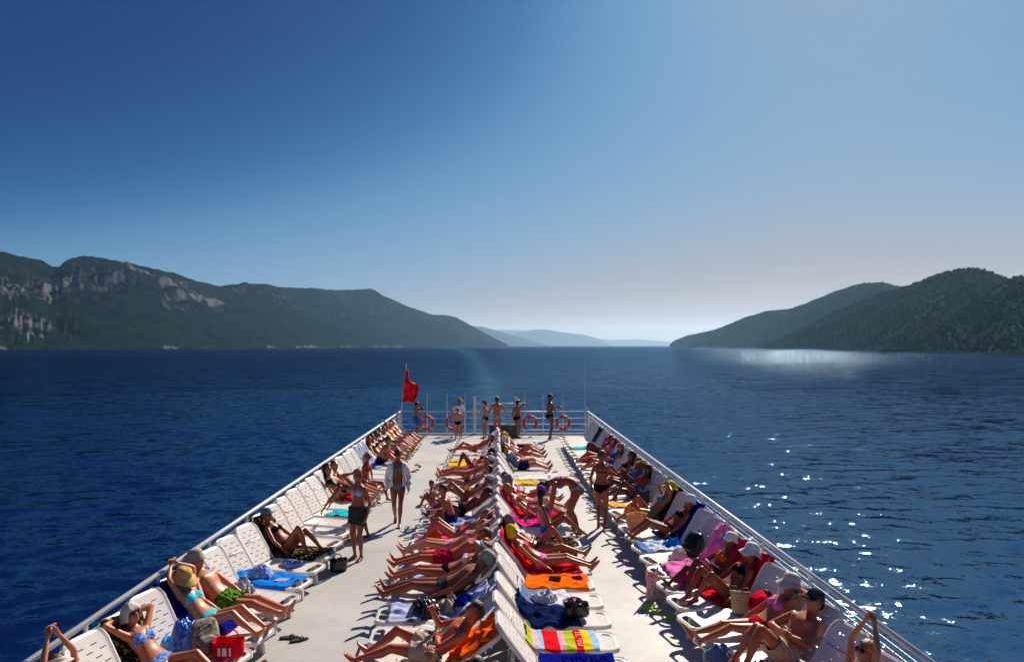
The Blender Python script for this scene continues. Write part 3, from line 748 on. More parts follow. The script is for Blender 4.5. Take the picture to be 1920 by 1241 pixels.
def head_mesh(c, side, face, up, sc, fem):
    """head with brow, eye sockets, nose, lips, chin and ears; returns verts, faces, material index, unit dirs"""
    nu, nvv = 30, 22; v = []; f = []; mi = []; dirs = []
    for i in range(nvv + 1):
        ph = math.pi * (i + .15) / (nvv + .3)
        for k in range(nu):
            t = 2 * math.pi * k / nu
            x, y, z = math.sin(ph) * math.sin(t), math.sin(ph) * math.cos(t), math.cos(ph)
            rx, ry, rz = .074, .094, .116
            X, Y, Z = x * rx, y * ry, z * rz
            if z < -.1:
                q = min(1, (-.1 - z) / .9); X *= 1 - .34 * q; Y *= 1 - (.10 if y > 0 else .42) * q
            if y < 0 and z > -.3: Y *= 1.04
            if y > 0:
                fl = y ** 1.5
                Y += .021 * math.exp(-((x / .15) ** 2 + ((z + .10) / .17) ** 2)) * fl            # nose
                Y += .007 * math.exp(-((z - .17) / .09) ** 2 - (x / .55) ** 2) * fl               # brow
                Y -= .010 * math.exp(-(((abs(x) - .36) / .15) ** 2 + ((z - .02) / .12) ** 2)) * fl # sockets
                Y += .006 * math.exp(-((x / .26) ** 2 + ((z + .42) / .09) ** 2)) * fl             # lips
                Y += .010 * math.exp(-((x / .3) ** 2 + ((z + .80) / .16) ** 2))                   # chin
            v.append(c + (side * X + face * Y + up * Z) * sc); dirs.append((x, y, z))
    for i in range(nvv):
        for k in range(nu):
            q = (i*nu+k, (i+1)*nu+k, (i+1)*nu+(k+1)%nu, i*nu+(k+1)%nu)
            d = np.mean([dirs[j] for j in q], 0); m = 0
            if d[1] > .6 and abs(abs(d[0]) - .36) < .14 and abs(d[2] - .03) < .075: m = 1
            if d[1] > .6 and abs(d[0]) < .27 and abs(d[2] + .42) < .075: m = 2
            if d[1] > .6 and abs(abs(d[0]) - .36) < .2 and abs(d[2] - .21) < .05: m = 1
            f.append(q); mi.append(m)
    raw = Raw()
    for sg in (-1, 1): raw.ball(c + (side * sg * .076 - face * .008 - up * .008) * sc, (side, face, up), (.012 * sc, .020 * sc, .032 * sc), 8, 6)
    b = len(v); v += [np.array(p) for p in raw.v]; f += [tuple(i + b for i in q) for q in raw.f]; mi += [0] * len(raw.f)
    return v, f, mi, np.array(dirs), nu, nvv

PEOPLE = []
class Person:
    pass

def person(root_loc, rotz, pose, label, skin='tan', fem=True, sc=1.0, wear=(), hair=('short', 'h_brown'), hat=None, glasses=False, group=None, far=False, seed=0, build=1.0, hat_tilt=0.0):
    P = Person(); P.__dict__.update(locals()); PEOPLE.append(P)

def solve(P):
    po = P.pose; sc = P.sc; fem = P.fem; g = P.build
    up, fr = nrm(po['up']), nrm(po['fr']); side = np.cross(up, fr)          # side = the person's left
    up2 = nrm(po.get('up2', up)); fr2 = po.get('fr2', None)
    if fr2 is None: fr2 = fr - up2 * np.dot(fr, up2)
    fr2 = nrm(np.asarray(fr2) - up2 * np.dot(fr2, up2)); side2 = np.cross(up2, fr2)
    pel = np.asarray(po['pel'], float)
    P.up, P.fr, P.side, P.up2, P.fr2, P.side2, P.pelv = up, fr, side, up2, fr2, side2, pel
    hs = np.array([-.13, -.10, -.05, 0, .05, .10, .16, .22, .28, .34, .39, .435, .475, .505, .53, .56, .60])
    w_f = [.045, .10, .150, .168, .163, .148, .127, .117, .122, .130, .137, .138, .112, .075, .055, .050, .050]
    d_f = [.04, .075, .105, .112, .108, .100, .090, .084, .086, .092, .094, .084, .068, .058, .052, .050, .050]
    w_m = [.045, .10, .145, .158, .156, .150, .143, .141, .150, .163, .172, .170, .138, .090, .066, .060, .060]
    d_m = [.04, .075, .100, .108, .108, .106, .102, .100, .104, .112, .114, .100, .082, .070, .062, .059, .059]
    C = []; Sx = []; Fx = []; p = pel + up * hs[0] * sc; lasth = hs[0]
    zero = None; posn = {}
    for h in hs:
        t = float(np.clip((h - .04) / .26, 0, 1)); t = t * t * (3 - 2 * t)
        u = slerp_dir(up, up2, t); p = p + u * (h - lasth) * sc; lasth = h
        s_ = slerp_dir(side, side2, t); s_ = nrm(s_ - u * np.dot(s_, u))
        C.append(p.copy()); Sx.append(s_); Fx.append(np.cross(s_, u)); posn[round(float(h), 3)] = p.copy()
    P.h36 = posn[.34] + up2 * .02 * sc
    raw = Raw()
    raw.loft(C, Sx, Fx, [x * sc * g for x in (w_f if fem else w_m)], [x * sc * g for x in (d_f if fem else d_m)], 20, 2.25)
    for sg in (-1, 1):                                                                  # buttocks, breasts or chest muscle
        raw.ball(pel + (side * sg * .075 - fr * .055 - up * .05) * sc, (side, fr, up), (.082 * sc * g, .082 * sc * g, .092 * sc * g))
        if fem: raw.ball(P.h36 + (side2 * sg * .066 + fr2 * .058 - up2 * .008) * sc, (side2, fr2, up2), (.062 * sc, .050 * sc, .060 * sc))
        else: raw.ball(P.h36 + (side2 * sg * .075 + fr2 * .070 + up2 * .035) * sc, (side2, fr2, up2), (.080 * sc, .042 * sc, .055 * sc))
    P.bones = []
    th, sh_ = .415 * sc, .405 * sc
    mf = .93 if fem else 1.0
    for i, sg in enumerate((1, -1)):                                                    # left, right leg
        hip = pel + (side * sg * .088 - up * .035) * sc
        tgt, pole, toe = po['legs'][i]
        knee, ank = ik(hip, tgt, th, sh_, pole)
        kd = nrm(knee - hip); sd = nrm(ank - knee)
        q = lambda a, b, t: a * (1 - t) + b * t
        bow = nrm(np.cross(np.cross(kd, nrm(np.asarray(pole, float))), kd))
        raw.limb([hip - kd * .01, q(hip, knee, .18), q(hip, knee, .45), q(hip, knee, .75), q(hip, knee, .93), knee], [x * sc * g * mf for x in (.092, .093, .081, .063, .056, .055)], 14)
        back = -nrm(bow - sd * np.dot(bow, sd))
        raw.limb([knee, q(knee, ank, .12) + back * .006, q(knee, ank, .30) + back * .014, q(knee, ank, .55) + back * .008, q(knee, ank, .82), ank], [x * sc * g * mf for x in (.053, .053, .058, .047, .034, .034)], 12)
        raw.ball(knee + bow * .012 * sc, (A(1, 0, 0), A(0, 1, 0), A(0, 0, 1)), (.046 * sc * mf,) * 3, 8, 6)
        toe = nrm(toe); D = sd - toe * np.dot(sd, toe)
        D = nrm(D) if np.linalg.norm(D) > .15 else nrm(np.cross(toe, side))
        W = np.cross(toe, D)
        fc = [ank - toe * .052 + D * .040, ank - toe * .03 + D * .035, ank + toe * .02 + D * .030, ank + toe * .075 + D * .043, ank + toe * .125 + D * .052, ank + toe * .16 + D * .055, ank + toe * .172 + D * .056]
        fc = [ank + (x - ank) * sc for x in fc]
        raw.loft(fc, [W] * 7, [D] * 7, [x * sc for x in (.020, .032, .034, .038, .044, .040, .028)], [x * sc for x in (.022, .034, .040, .030, .019, .014, .010)], 12, 2.3)
        for k in range(5):
            o = (k - 1.6) * .0165
            b = ank + (toe * (.155 - .007 * k) + D * .056 + W * sg * -o) * sc
            raw.limb([b, b + toe * (.030 - .003 * k) * sc], [(.0125 if k == 0 else .0085) * sc, (.0115 if k == 0 else .0078) * sc], 6)
        P.bones += [('thigh', hip, knee), ('shin', knee, ank)]
    P.headc = None
    hu = nrm(po.get('hup', up2)); hf = po.get('hface', fr2); hf = nrm(np.asarray(hf, float) - hu * np.dot(hf, hu)); hsd = np.cross(hu, hf)
    neck = C[-3]
    P.headc = neck + (up2 * .012 + hu * .118 + hf * .018) * sc
    raw.limb([C[-4], neck, P.headc - hu * .05 * sc - hf * .02 * sc], [x * sc for x in ((.056, .052, .054) if fem else (.068, .063, .064))], 12)
    P.hu, P.hf, P.hs = hu, hf, hsd
    ua, fa = .285 * sc, .25 * sc; af = .86 if fem else 1.06
    swd = .155 if fem else .190
    hand = Raw()
    env = dict(pel=pel, up=up, fr=fr, side=side, up2=up2, fr2=fr2, side2=side2, head=P.headc, hu=hu, hf=hf, hs=hsd, h=lambda h: P.h36 + up2 * (h - .36) * sc, sc=sc)
    for i, sg in enumerate((1, -1)):
        a = po['arms'][i]
        if isinstance(a, str): a = ARM[a](env, sg, po)
        wr, pole = np.asarray(a[0], float), a[1]; pn = a[2] if len(a) > 2 else None; curl = a[3] if len(a) > 3 else .5
        raise_ = float(np.clip(np.dot(nrm(wr - env['h'](.43)), up2), 0, 1))
        sh = env['h'](.425 + .035 * raise_) + side2 * sg * (swd - .03 * raise_) * sc
        el, w = ik(sh, wr, ua, fa, pole)
        q = lambda a, b, t: a * (1 - t) + b * t
        inner = env['h'](.40) + side2 * sg * swd * .45 * sc
        raw.limb([inner, sh, q(sh, el, .25), q(sh, el, .55), q(sh, el, .85), el], [x * sc * af * g for x in (.060, .056, .050, .045, .038, .037)], 12)
        raw.limb([el, q(el, w, .2), q(el, w, .5), q(el, w, .85), w], [x * sc * af for x in (.037, .041, .036, .027, .025)], 10, .9)
        d = w - el
        if pn is None: pn = env['fr2'] * -1 + A(0, 0, -.5)
        pn = np.asarray(pn, float)
        if np.linalg.norm(np.cross(nrm(d), nrm(pn))) < .2: pn = pn + side2
        hand_mesh(hand, w, d, pn, 1 if np.dot(np.cross(nrm(d), pn), hu + fr2) > 0 else -1, sc * (.95 if fem else 1.05), curl)
        P.bones += [('upper', sh, el), ('fore', el, w)]
    P.raw, P.hand = raw, hand

ARM = {
    'side':   lambda e, s, p: (e['pel'] + (e['side'] * s * .27 + e['fr'] * .02 - e['up'] * .02) * e['sc'] + A(.07, 0, -.03), e['side'] * s * 1.0 - e['fr2'] * .6, A(0, 0, -1), .3),
    'thigh':  lambda e, s, p: (e['pel'] + (e['side'] * s * .13 + e['fr'] * .14 + e['up'] * .03) * e['sc'], e['side'] * s - e['fr2'] * .5, -e['fr'], .4),
    'belly':  lambda e, s, p: (e['h'](.16) + (e['side2'] * s * .05 + e['fr2'] * .135) * e['sc'], e['side2'] * s - e['up2'] * .4, -e['fr2'], .5),
    'chest':  lambda e, s, p: (e['h'](.32) + (e['side2'] * s * .02 + e['fr2'] * .17) * e['sc'], e['side2'] * s - e['up2'] * .5, -e['fr2'], .6),
    'behind': lambda e, s, p: (e['head'] + (-e['hf'] * .085 + e['hs'] * s * .075 + e['hu'] * .02) * e['sc'], e['side2'] * s + e['up2'] * .3 + e['fr2'] * .25, e['hf'], .5),
    'over':   lambda e, s, p: (e['head'] + (e['hu'] * .22 + e['hs'] * s * .05 - e['hf'] * .02) * e['sc'], e['side2'] * s + e['fr2'] * .35, -e['hs'] * s, .7),
    'reach':  lambda e, s, p: (e['head'] + (e['hu'] * .30 + e['hs'] * s * .05 + e['hf'] * .08) * e['sc'], e['side2'] * s + e['fr2'] * .2, -e['hs'] * s, .8),
    'book':   lambda e, s, p: (e['h'](.36) + (e['side2'] * s * .09 + e['fr2'] * .36) * e['sc'], e['side2'] * s * .5 - e['up2'], -e['hs'] * s, .8),
    'brow':   lambda e, s, p: (e['head'] + (e['hf'] * .11 + e['hs'] * s * .10 + e['hu'] * .065) * e['sc'], e['side2'] * s + e['fr2'] * .3, -e['hf'], .2),
    'phone':  lambda e, s, p: (e['head'] + (e['hf'] * .20 + e['hs'] * s * .06 - e['hu'] * .03) * e['sc'], e['side2'] * s * .6 - e['up2'], -e['hs'] * s, .9),
    'face':   lambda e, s, p: (e['head'] + (e['hf'] * .12 + e['hs'] * s * .02 + e['hu'] * .03) * e['sc'], e['side2'] * s + e['up2'] * .2, -e['hf'], .4),
    'hang':   lambda e, s, p: (e['h'](.43) + (e['side2'] * s * .235 - e['up2'] * .50 + e['fr2'] * .05) * e['sc'], -e['fr2'] + e['side2'] * s * .4, -e['side2'] * s, .5),
    'hip':    lambda e, s, p: (e['pel'] + (e['side'] * s * .17 + e['up'] * .10 + e['fr'] * .04) * e['sc'], e['side2'] * s - e['fr2'] * .4, -e['side'] * s, .6),
    'fwd':    lambda e, s, p: (e['h'](.26) + (e['side2'] * s * .10 + e['fr2'] * .34) * e['sc'], e['side2'] * s * .4 - e['up2'], -e['side2'] * s, .8),
    'knee':   lambda e, s, p: (p['kneept'][0 if s > 0 else 1], e['side2'] * s - e['up2'] * .3, -e['up2'], .5),
    'prop':   lambda e, s, p: (e['pel'] + (e['side'] * s * .30) * e['sc'] + A(-.20, 0, -.05), e['side2'] * s - e['fr2'], A(0, 0, -1), .2),
}

PJ = random.Random(9)
def lounge(back=58, legs=('st', 'st'), arms=('side', 'side'), dx=0.0, sc=1.0, tilt=0.0, head=None, lean=0.0, turn=0.0):
    """reclining on a lounger; x runs to the foot of the lounger, z up"""
    a = R((back - 12 if back > 40 else back - 4) + lean); up = A(-math.cos(a), 0, math.sin(a)); fr = A(math.sin(a), 0, math.cos(a))
    a0 = R(back * .55); upp = A(-math.cos(a0), 0, math.sin(a0)); frp = A(math.sin(a0), 0, math.cos(a0))
    px = .215 + dx; pel = A(px, 0, SEAT_Z + .125 * sc)
    hipd = pel - upp * .035 * sc
    L = .82 * sc; LG = {
        'st':   (L * PJ.uniform(.955, .99), PJ.uniform(.06, .11), .055, (0, 0, 1), (PJ.uniform(.3, .6), PJ.uniform(.05, .5), .85)),
        'stw':  (L * .985, .125, .055, (0, .3, 1), (.40, .5, .80)),
        'half': (L * PJ.uniform(.84, .94), PJ.uniform(.05, .12), .05, (0, 0, 1), (.60, .15, .78)),
        'bent': (L * PJ.uniform(.54, .70), .09, .085, (0, PJ.uniform(-.25, .2), 1), (.97, .05, -.12)),
        'high': (L * .46, .09, .085, (0, 0, 1), (.97, .05, -.12)),
        'x':    (L * .975, -.03, .095, (0, .2, 1), (.45, .1, .88)),
    }
    out = []
    for i, sg in enumerate((1, -1)):
        k = legs[i]
        if isinstance(k, str):
            ln, y, z, pl, toe = LG[k]
            out.append((A(hipd[0] + ln, sg * y, SEAT_Z + z), A(pl[0], sg * pl[1], pl[2]), A(toe[0], sg * toe[1], toe[2])))
        else: out.append(k)
    d = dict(pel=pel, up=upp, fr=frp, up2=up, fr2=fr, legs=out, arms=arms)
    hb = R(min(88, back + 8 + tilt)); d['hup'] = A(-math.cos(hb), 0, math.sin(hb)); d['hface'] = A(math.sin(hb), turn, math.cos(hb))
    return d

def standing(legs=None, arms=('hang', 'hang'), up2=(0, 0, 1), face=(1, 0, 0), sc=1.0, step=0.0, fr2=None, wide=.09, hup=(0, 0, 1)):
    h = (.075 + .812 + .035) * sc
    lg = legs or [(A(step, wide, .078 * sc), A(1, .1, 0), A(1, .18, 0)), (A(-step, -wide, .078 * sc), A(1, -.1, 0), A(1, -.18, 0))]
    d = dict(pel=A(0, 0, h - abs(step) * .22), up=A(0, 0, 1), fr=A(1, 0, 0), up2=A(*up2), legs=lg, arms=arms, hup=A(*hup), hface=A(*face))
    if fr2 is not None: d['fr2'] = A(*fr2)
    return d

def seated(z=SEAT_Z, up2=(-.1, 0, 1), legs=None, arms=('thigh', 'thigh'), face=(1, 0, 0), sc=1.0, x=0.2, hup=(0, 0, 1), up=(-.15, 0, 1)):
    return dict(pel=A(x, 0, z + .125 * sc), up=A(*up), fr=A(1, 0, 0), up2=A(*up2), legs=legs, arms=arms, hup=A(*hup), hface=A(*face),
                kneept=[legs[0][0] * .5 + A(x, .1, z + .5) * .5, legs[1][0] * .5 + A(x, -.1, z + .5) * .5])

# ---- clothes as thin layers over the posed body
def region(kind, V, N, P):
    sc = P.sc
    d = V - P.pelv; ps, ph, pf = d @ P.side / sc, d @ P.up / sc, d @ P.fr / sc
    d2 = V - P.h36; cs, ch, cf = d2 @ P.side2 / sc, d2 @ P.up2 / sc + .36, d2 @ P.fr2 / sc
    def bone(k):
        a, b = P.bones[k][1], P.bones[k][2]; ab = b - a; t = (V - a) @ ab / (ab @ ab); tc = np.clip(t, 0, 1)
        return t, np.linalg.norm(V - (a + tc[:, None] * ab), axis=1) / sc
    tl, dl = bone(0); tr, dr = bone(2)
    far_th = np.where(dl < dr, tl, tr)
    u = [bone(4), bone(6)]; ta, da = np.where(u[0][1] < u[1][1], u[0][0], u[1][0]), np.minimum(u[0][1], u[1][1])
    arm = (da < .058) & (ta > .12)
    fo = [bone(5), bone(7)]; dfo = np.minimum(fo[0][1], fo[1][1]); arm |= dfo < .06
    leg = np.minimum(dl, dr) < .105
    if kind == 'bottom':
        lim = -.115 + .95 * np.maximum(np.abs(ps) - .028, 0) - np.where(pf < 0, .035, 0)
        return (ph < .062) & (ph > lim) & (np.abs(ps) < .2) & (np.linalg.norm(d, axis=1) / sc < .23) & ~(leg & (far_th > .20)) & ~(dfo < .045)
    if kind == 'briefs':
        lim = -.125 + .62 * np.maximum(np.abs(ps) - .03, 0) - np.where(pf < 0, .03, 0)
        return (ph < .075) & (ph > lim) & (np.linalg.norm(d, axis=1) / sc < .24) & ~(leg & (far_th > .24)) & ~(dfo < .045)
    if kind == 'shorts':
        return ((ph < .09) & (ph > -.2) & (np.linalg.norm(d, axis=1) / sc < .26) | (leg & (far_th > -.2) & (far_th < .52))) & ~(dfo < .05) & (ph < .09 + 9 * (far_th > .15))
    if kind == 'skirt':
        return ((ph < .08) & (np.linalg.norm(d, axis=1) / sc < .27) | (leg & (far_th < .55))) & ~(dfo < .05)
    if kind == 'top':
        cup = (np.hypot((np.abs(cs) - .068), (ch - .352) * .95) < .063) & (cf > .03)
        band = (np.abs(ch - .322) < .013) & (np.abs(cs) < .2)
        strap = (ch > .38) & (ch < .52) & (np.abs(np.abs(cs) - (.07 - (ch - .38) * .2)) < .011)
        return (cup | band | strap) & ~arm & (np.linalg.norm(d2, axis=1) / sc < .25)
    if kind == 'onepiece':
        b = (ch > .0) & (ch < .43) & (np.linalg.norm(d2, axis=1) / sc < .40) & ((cf > -.02) | (ch < .30))
        strap = (ch >= .42) & (ch < .54) & (np.abs(np.abs(cs) - .085) < .014)
        return ((b | strap) & ~arm & ~(leg & (far_th > .15)) & (ph > -.02)) | region('bottom', V, N, P)
    if kind == 'shirt':
        return ((ch > .02) & (ch < .52) & (np.linalg.norm(d2, axis=1) / sc < .42) & ~(dfo < .045) & ~(leg & (far_th > .08)) & ~((ch > .47) & (np.abs(cs) < .07))) | ((da < .075) & (ta < .75) & (ta > -.3) & ~(leg & (far_th > .1)))
    if kind == 'openshirt':
        open_ = (cf > .02) & (np.abs(cs) < .075 + .03 * (.5 - ch))
        return (((ch > -.02) & (ch < .53) & (np.linalg.norm(d2, axis=1) / sc < .46) & ~(leg & (far_th > .08))) | (da < .075) & (ta > -.3) | (dfo < .055)) & ~open_ & ~((ch > .49) & (np.abs(cs) < .06))
    raise KeyError(kind)

OFFS = dict(bottom=.007, briefs=.008, shorts=.020, skirt=.026, top=.007, onepiece=.007, shirt=.018, openshirt=.026)
CNAME = dict(bottom='bikini_bottom', briefs='swim_briefs', shorts='swim_shorts', skirt='swim_skirt', top='bikini_top', onepiece='swimsuit', shirt='shirt', openshirt='open_shirt')

def mesh_fast(name, V, F, mats, smooth=True):
    """V: n x 3, F: m x 4 quads (int)"""
    me = bpy.data.meshes.new(name)
    me.vertices.add(len(V)); me.vertices.foreach_set('co', np.ascontiguousarray(V, np.float32).ravel())
    me.loops.add(F.size); me.loops.foreach_set('vertex_index', np.ascontiguousarray(F, np.int32).ravel())
    me.polygons.add(len(F)); me.polygons.foreach_set('loop_start', np.arange(len(F), dtype=np.int32) * F.shape[1])
    me.polygons.foreach_set('use_smooth', np.full(len(F), smooth)); me.update()
    for m in mats: me.materials.append(m)
    return me

def hat_mesh(kind, sc):
    """in the head's frame: x left, y forward, z up; returns list of (name, MB, extra material)"""
    m = MB(); n = 24
    if kind in ('bucket', 'straw', 'wide', 'floppy'):
        br, dz = {'bucket': (.122, -.032), 'straw': (.165, -.022), 'wide': (.19, -.03), 'floppy': (.175, -.06)}[kind]
        prof = [(br, dz), (br * .985, dz + .008), (.102, .016), (.1, .03), (.096, .075), (.080, .105), (.045, .122), (.002, .126)]
        v = []; f = []
        for i, (r, z) in enumerate(prof):
            for k in range(n):
                t = 2 * math.pi * k / n; wav = (.012 * math.sin(3 * t + 1) + .008 * math.sin(5 * t)) * (1 if i < 2 else 0) * (1.6 if kind == 'floppy' else 1)
                v.append((r * math.cos(t) * .90, r * math.sin(t) * 1.05, z + wav + .028))
        for i in range(len(prof) - 1):
            for k in range(n): f.append((i*n+k, i*n+(k+1)%n, (i+1)*n+(k+1)%n, (i+1)*n+k))
        m.add(v, f)
    elif kind in ('cap', 'visor'):
        prof = [(.088, .022), (.088, .05), (.078, .09), (.05, .116), (.002, .126)] if kind == 'cap' else [(.089, .018), (.089, .05), (.084, .062)]
        v = []; f = []
        for r, z in prof:
            for k in range(n):
                t = 2 * math.pi * k / n; v.append((r * math.cos(t) * .93, r * math.sin(t) * 1.12, z + .012))
        for i in range(len(prof) - 1):
            for k in range(n): f.append((i*n+k, i*n+(k+1)%n, (i+1)*n+(k+1)%n, (i+1)*n+k))
        m.add(v, f)
        v = []; f = []                                            # the peak
        for i in range(9):
            t = R(30 + 120 * i / 8)
            for r, z in ((.9, .034), (1.35, .028), (1.75 if 1 < i < 7 else 1.45, .012)): v.append((.086 * r * math.cos(t) * .95, .098 * r * math.sin(t), z))
        for i in range(8):
            for j in range(2): f.append((i*3+j, i*3+j+1, i*3+j+4, i*3+j+3))
        m.add(v, f)
    elif kind in ('towel', 'cloth'):
        v = []; f = []; nn = 26; g = random.Random(3)
        for i in range(10):
            ph = i / 9
            for k in range(nn):
                t = 2 * math.pi * k / nn; fwd = math.sin(t)
                low = -.065 if fwd < .55 else .04
                z = .135 - ph * (.135 - low); r = .02 + .092 * math.sqrt(min(1, ph * 1.4)) + .012 * math.sin(5 * t + 3 * ph) * ph + .03 * max(0, ph - .6) * (1 if fwd < .5 else 0)
                v.append((r * math.cos(t) * .92, r * math.sin(t) * 1.02, z))
        for i in range(9):
            for k in range(nn): f.append((i*nn+k, i*nn+(k+1)%nn, (i+1)*nn+(k+1)%nn, (i+1)*nn+k))
        f.append(tuple(range(nn)))
        m.add(v, f)
    return m

def build_people():
    tmp = []
    for P in PEOPLE:
        solve(P)
        me = bpy.data.meshes.new('t'); me.from_pydata(P.raw.v, [], P.raw.f)
        o = bpy.data.objects.new('t', me); COL.objects.link(o)
        r = o.modifiers.new('r', 'REMESH'); r.mode = 'VOXEL'; r.voxel_size = .0185 if P.far else .0125
        s = o.modifiers.new('s', 'SMOOTH'); s.factor = .5; s.iterations = 4 if P.far else 5
        tmp.append(o)
    bpy.context.view_layer.update(); dg = bpy.context.evaluated_depsgraph_get()
    for P, o in zip(PEOPLE, tmp):
        ev = o.evaluated_get(dg); em = ev.to_mesh()
        nv = len(em.vertices); V = np.empty(nv * 3, np.float32); em.vertices.foreach_get('co', V); V = V.reshape(-1, 3).astype(float)
        Nn = np.empty(nv * 3, np.float32); em.vertices.foreach_get('normal', Nn); Nn = Nn.reshape(-1, 3).astype(float)
        F = np.array([tuple(p.vertices) for p in em.polygons if len(p.vertices) == 4], np.int64).reshape(-1, 4)
        ev.to_mesh_clear()
        hv, hf, hmi, hd, nu, nvv = head_mesh(P.headc, P.hs, P.hf, P.hu, P.sc, P.fem)
        hv = np.array(hv); hq = np.array(hf[:nu * nvv])
        # one body mesh: trunk and limbs, head, hands
        v = [V, hv, np.array(P.hand.v)]
        faces = [tuple(q) for q in F] + [tuple(i + nv for i in q) for q in hf] + [tuple(i + nv + len(hv) for i in q) for q in P.hand.f]
        mi = [0] * len(F) + hmi + [0] * len(P.hand.f)
        me = mesh('person', np.concatenate(v), faces, [SKIN[P.skin], M_('eye_dark'), M_('lip')], True, mi)
        body = link('person', me, None, P.root_loc, P.rotz); tag(body, P.label, 'person', P.group)
        for kind, mt in P.wear:
            msk = region(kind, V, Nn, P); fm = msk[F].all(1); FF = F[fm]
            if len(FF) == 0: continue
            used, inv = np.unique(FF, return_inverse=True); FF = inv.reshape(-1, 4)
            off = OFFS[kind] * P.sc
            pts = V[used] + Nn[used] * off
            if kind in ('shorts', 'skirt', 'shirt', 'openshirt'):
                pts += Nn[used] * (.012 * np.sin(V[used] @ A(55, 38, 21)) * np.sin(V[used] @ A(-23, 61, 35)))[:, None]
            link(CNAME[kind], mesh_fast(CNAME[kind], pts, FF, [M_(mt)]), body)
        # hair: a cap over the skull and, where worn, a tail, bun or long fall
        style, hm = P.hair
        if style != 'none':
            g = np.random.default_rng(P.seed + 11)
            line = np.where(hd[:, 1] > 0, .42 + .12 * hd[:, 1], np.where(hd[:, 1] > -.35, .05, -.45))
            if style != 'short': line = np.where(hd[:, 1] < 0, np.minimum(line, -.4), line)
            hair_m = hd[:, 2] > line
            nq = nu * (nvv + 1); fm = hair_m[hq].all(1); FF = hq[fm]
            used, inv = np.unique(FF, return_inverse=True); FF = inv.reshape(-1, 4)
            dd = hd[used]; th = .013 + .007 * np.clip(-dd[:, 1], 0, 1) + .009 * np.clip(dd[:, 2], 0, 1) + .006 * np.sin(dd @ A(19, 11, 7)) * np.sin(dd @ A(5, 23, 13))
            if style in ('bushy',): th = th * 2.6
            outd = (hv[used] - P.headc); outd /= np.linalg.norm(outd, axis=1)[:, None]
            pts = hv[used] + outd * (th * P.sc)[:, None]
            ho = link('hair', mesh_fast('hair', pts, FF, [M_(hm)]), body)
            rw = Raw(); c = P.headc; hs_, hf_, hu_ = P.hs, P.hf, P.hu; sc = P.sc
            dn = -hu_ * .75 + A(0, 0, -.45)
            if style in ('long', 'bushy'):
                b0 = c - hf_ * .07 * sc + hu_ * .01
                rw.loft([b0, b0 + dn * .07 - hf_ * .012, b0 + dn * .16 - hf_ * .018, b0 + dn * .25 - hf_ * .012, b0 + dn * .30], [hs_] * 5, [hf_] * 5, [.085, .095, .092, .075, .04], [.045, .042, .036, .028, .015], 14)
            if style == 'bun': rw.ball(c - hf_ * .075 + hu_ * .085, (hs_, hf_, hu_), (.04, .04, .038))
            if style == 'pony':
                b0 = c - hf_ * .10 + hu_ * .05; rw.limb([b0, b0 - hf_ * .05 + dn * .03, b0 - hf_ * .06 + dn * .12, b0 - hf_ * .04 + dn * .22], [.024, .034, .03, .012], 10)
            if rw.v: link('hair_length', mesh('hair_length', rw.v, rw.f, [M_(hm)]), ho)
        Mh = Matrix(((P.hs[0], P.hf[0], P.hu[0], P.headc[0]), (P.hs[1], P.hf[1], P.hu[1], P.headc[1]), (P.hs[2], P.hf[2], P.hu[2], P.headc[2]), (0, 0, 0, 1)))
        if P.hat:
            kind, mt = P.hat
            hm_ = hat_mesh(kind, P.sc)
            Mt = Mh @ Matrix.Rotation(R(-8 - P.hat_tilt), 4, 'X') @ Matrix.Translation((0, .03 * math.sin(R(P.hat_tilt)), .018)) @ Matrix.Scale(P.sc * 1.0, 4)
            hm_.v = [tuple(Mt @ Vector(p)) for p in hm_.v]
            ob = hm_.build({'cap': 'cap', 'visor': 'sun_visor', 'towel': 'head_towel', 'cloth': 'head_cloth'}.get(kind, 'sun_hat'), [M_(mt)], body, True)
            sm = ob.modifiers.new('thickness', 'SOLIDIFY'); sm.thickness = .005
        if P.glasses:
            gm = MB()
            for s in (-1, 1):
                gm.lathe([(.001, .012), (.018, .010), (.026, .004), (.027, 0)], 12, M=Mh @ Matrix.Translation((s * .031 * P.sc, .094 * P.sc, .005 * P.sc)) @ Matrix.Rotation(R(-90), 4, 'X') @ Matrix.Rotation(s * R(12), 4, 'Y'))
                gm.tube([Mh @ Vector((s * .055 * P.sc, .085 * P.sc, .01)), Mh @ Vector((s * .079 * P.sc, 0, .012))], .003, 5)
            gm.tube([Mh @ Vector((-.012 * P.sc, .100 * P.sc, .008)), Mh @ Vector((.012 * P.sc, .100 * P.sc, .008))], .003, 5)
            gm.build('sunglasses', [M_('lens')], body, True)
        P.body = body
    for o in tmp:
        m = o.data; bpy.data.objects.remove(o); bpy.data.meshes.remove(m)

def on(row, i, label, legs=('st', 'st'), arms=('side', 'side'), **k):
    """a person reclining on lounger i of a row"""
    L = LOUNGER[row, i]; sc = k.get('sc', 1.0)
    po = lounge(ROWS[row]['back'], legs, arms, k.pop('dx', 0.0), sc, k.pop('tilt', 0.0), lean=k.pop('lean', 0.0), turn=k.pop('turn', 0.0))
    k.setdefault('far', ROWS[row]['ys'][i] > 15.5); k.setdefault('seed', i * 7 + len(row))
    person(L.location.copy(), L.rotation_euler.z + R(PJ.uniform(-4, 4)), po, label, **k)
def onp(row, i, label, po, **k):
    L = LOUNGER[row, i]; k.setdefault('far', ROWS[row]['ys'][i] > 15.5); k.setdefault('seed', i * 5 + 1)
    person(L.location.copy(), L.rotation_euler.z, po, label, **k)
def at(x, y, yaw, label, po, **k):
    k.setdefault('far', y > 17); k.setdefault('seed', int(x * 10 + y * 7) + 200)
    person(Vector((x, y, 0)), R(yaw), po, label, **k)

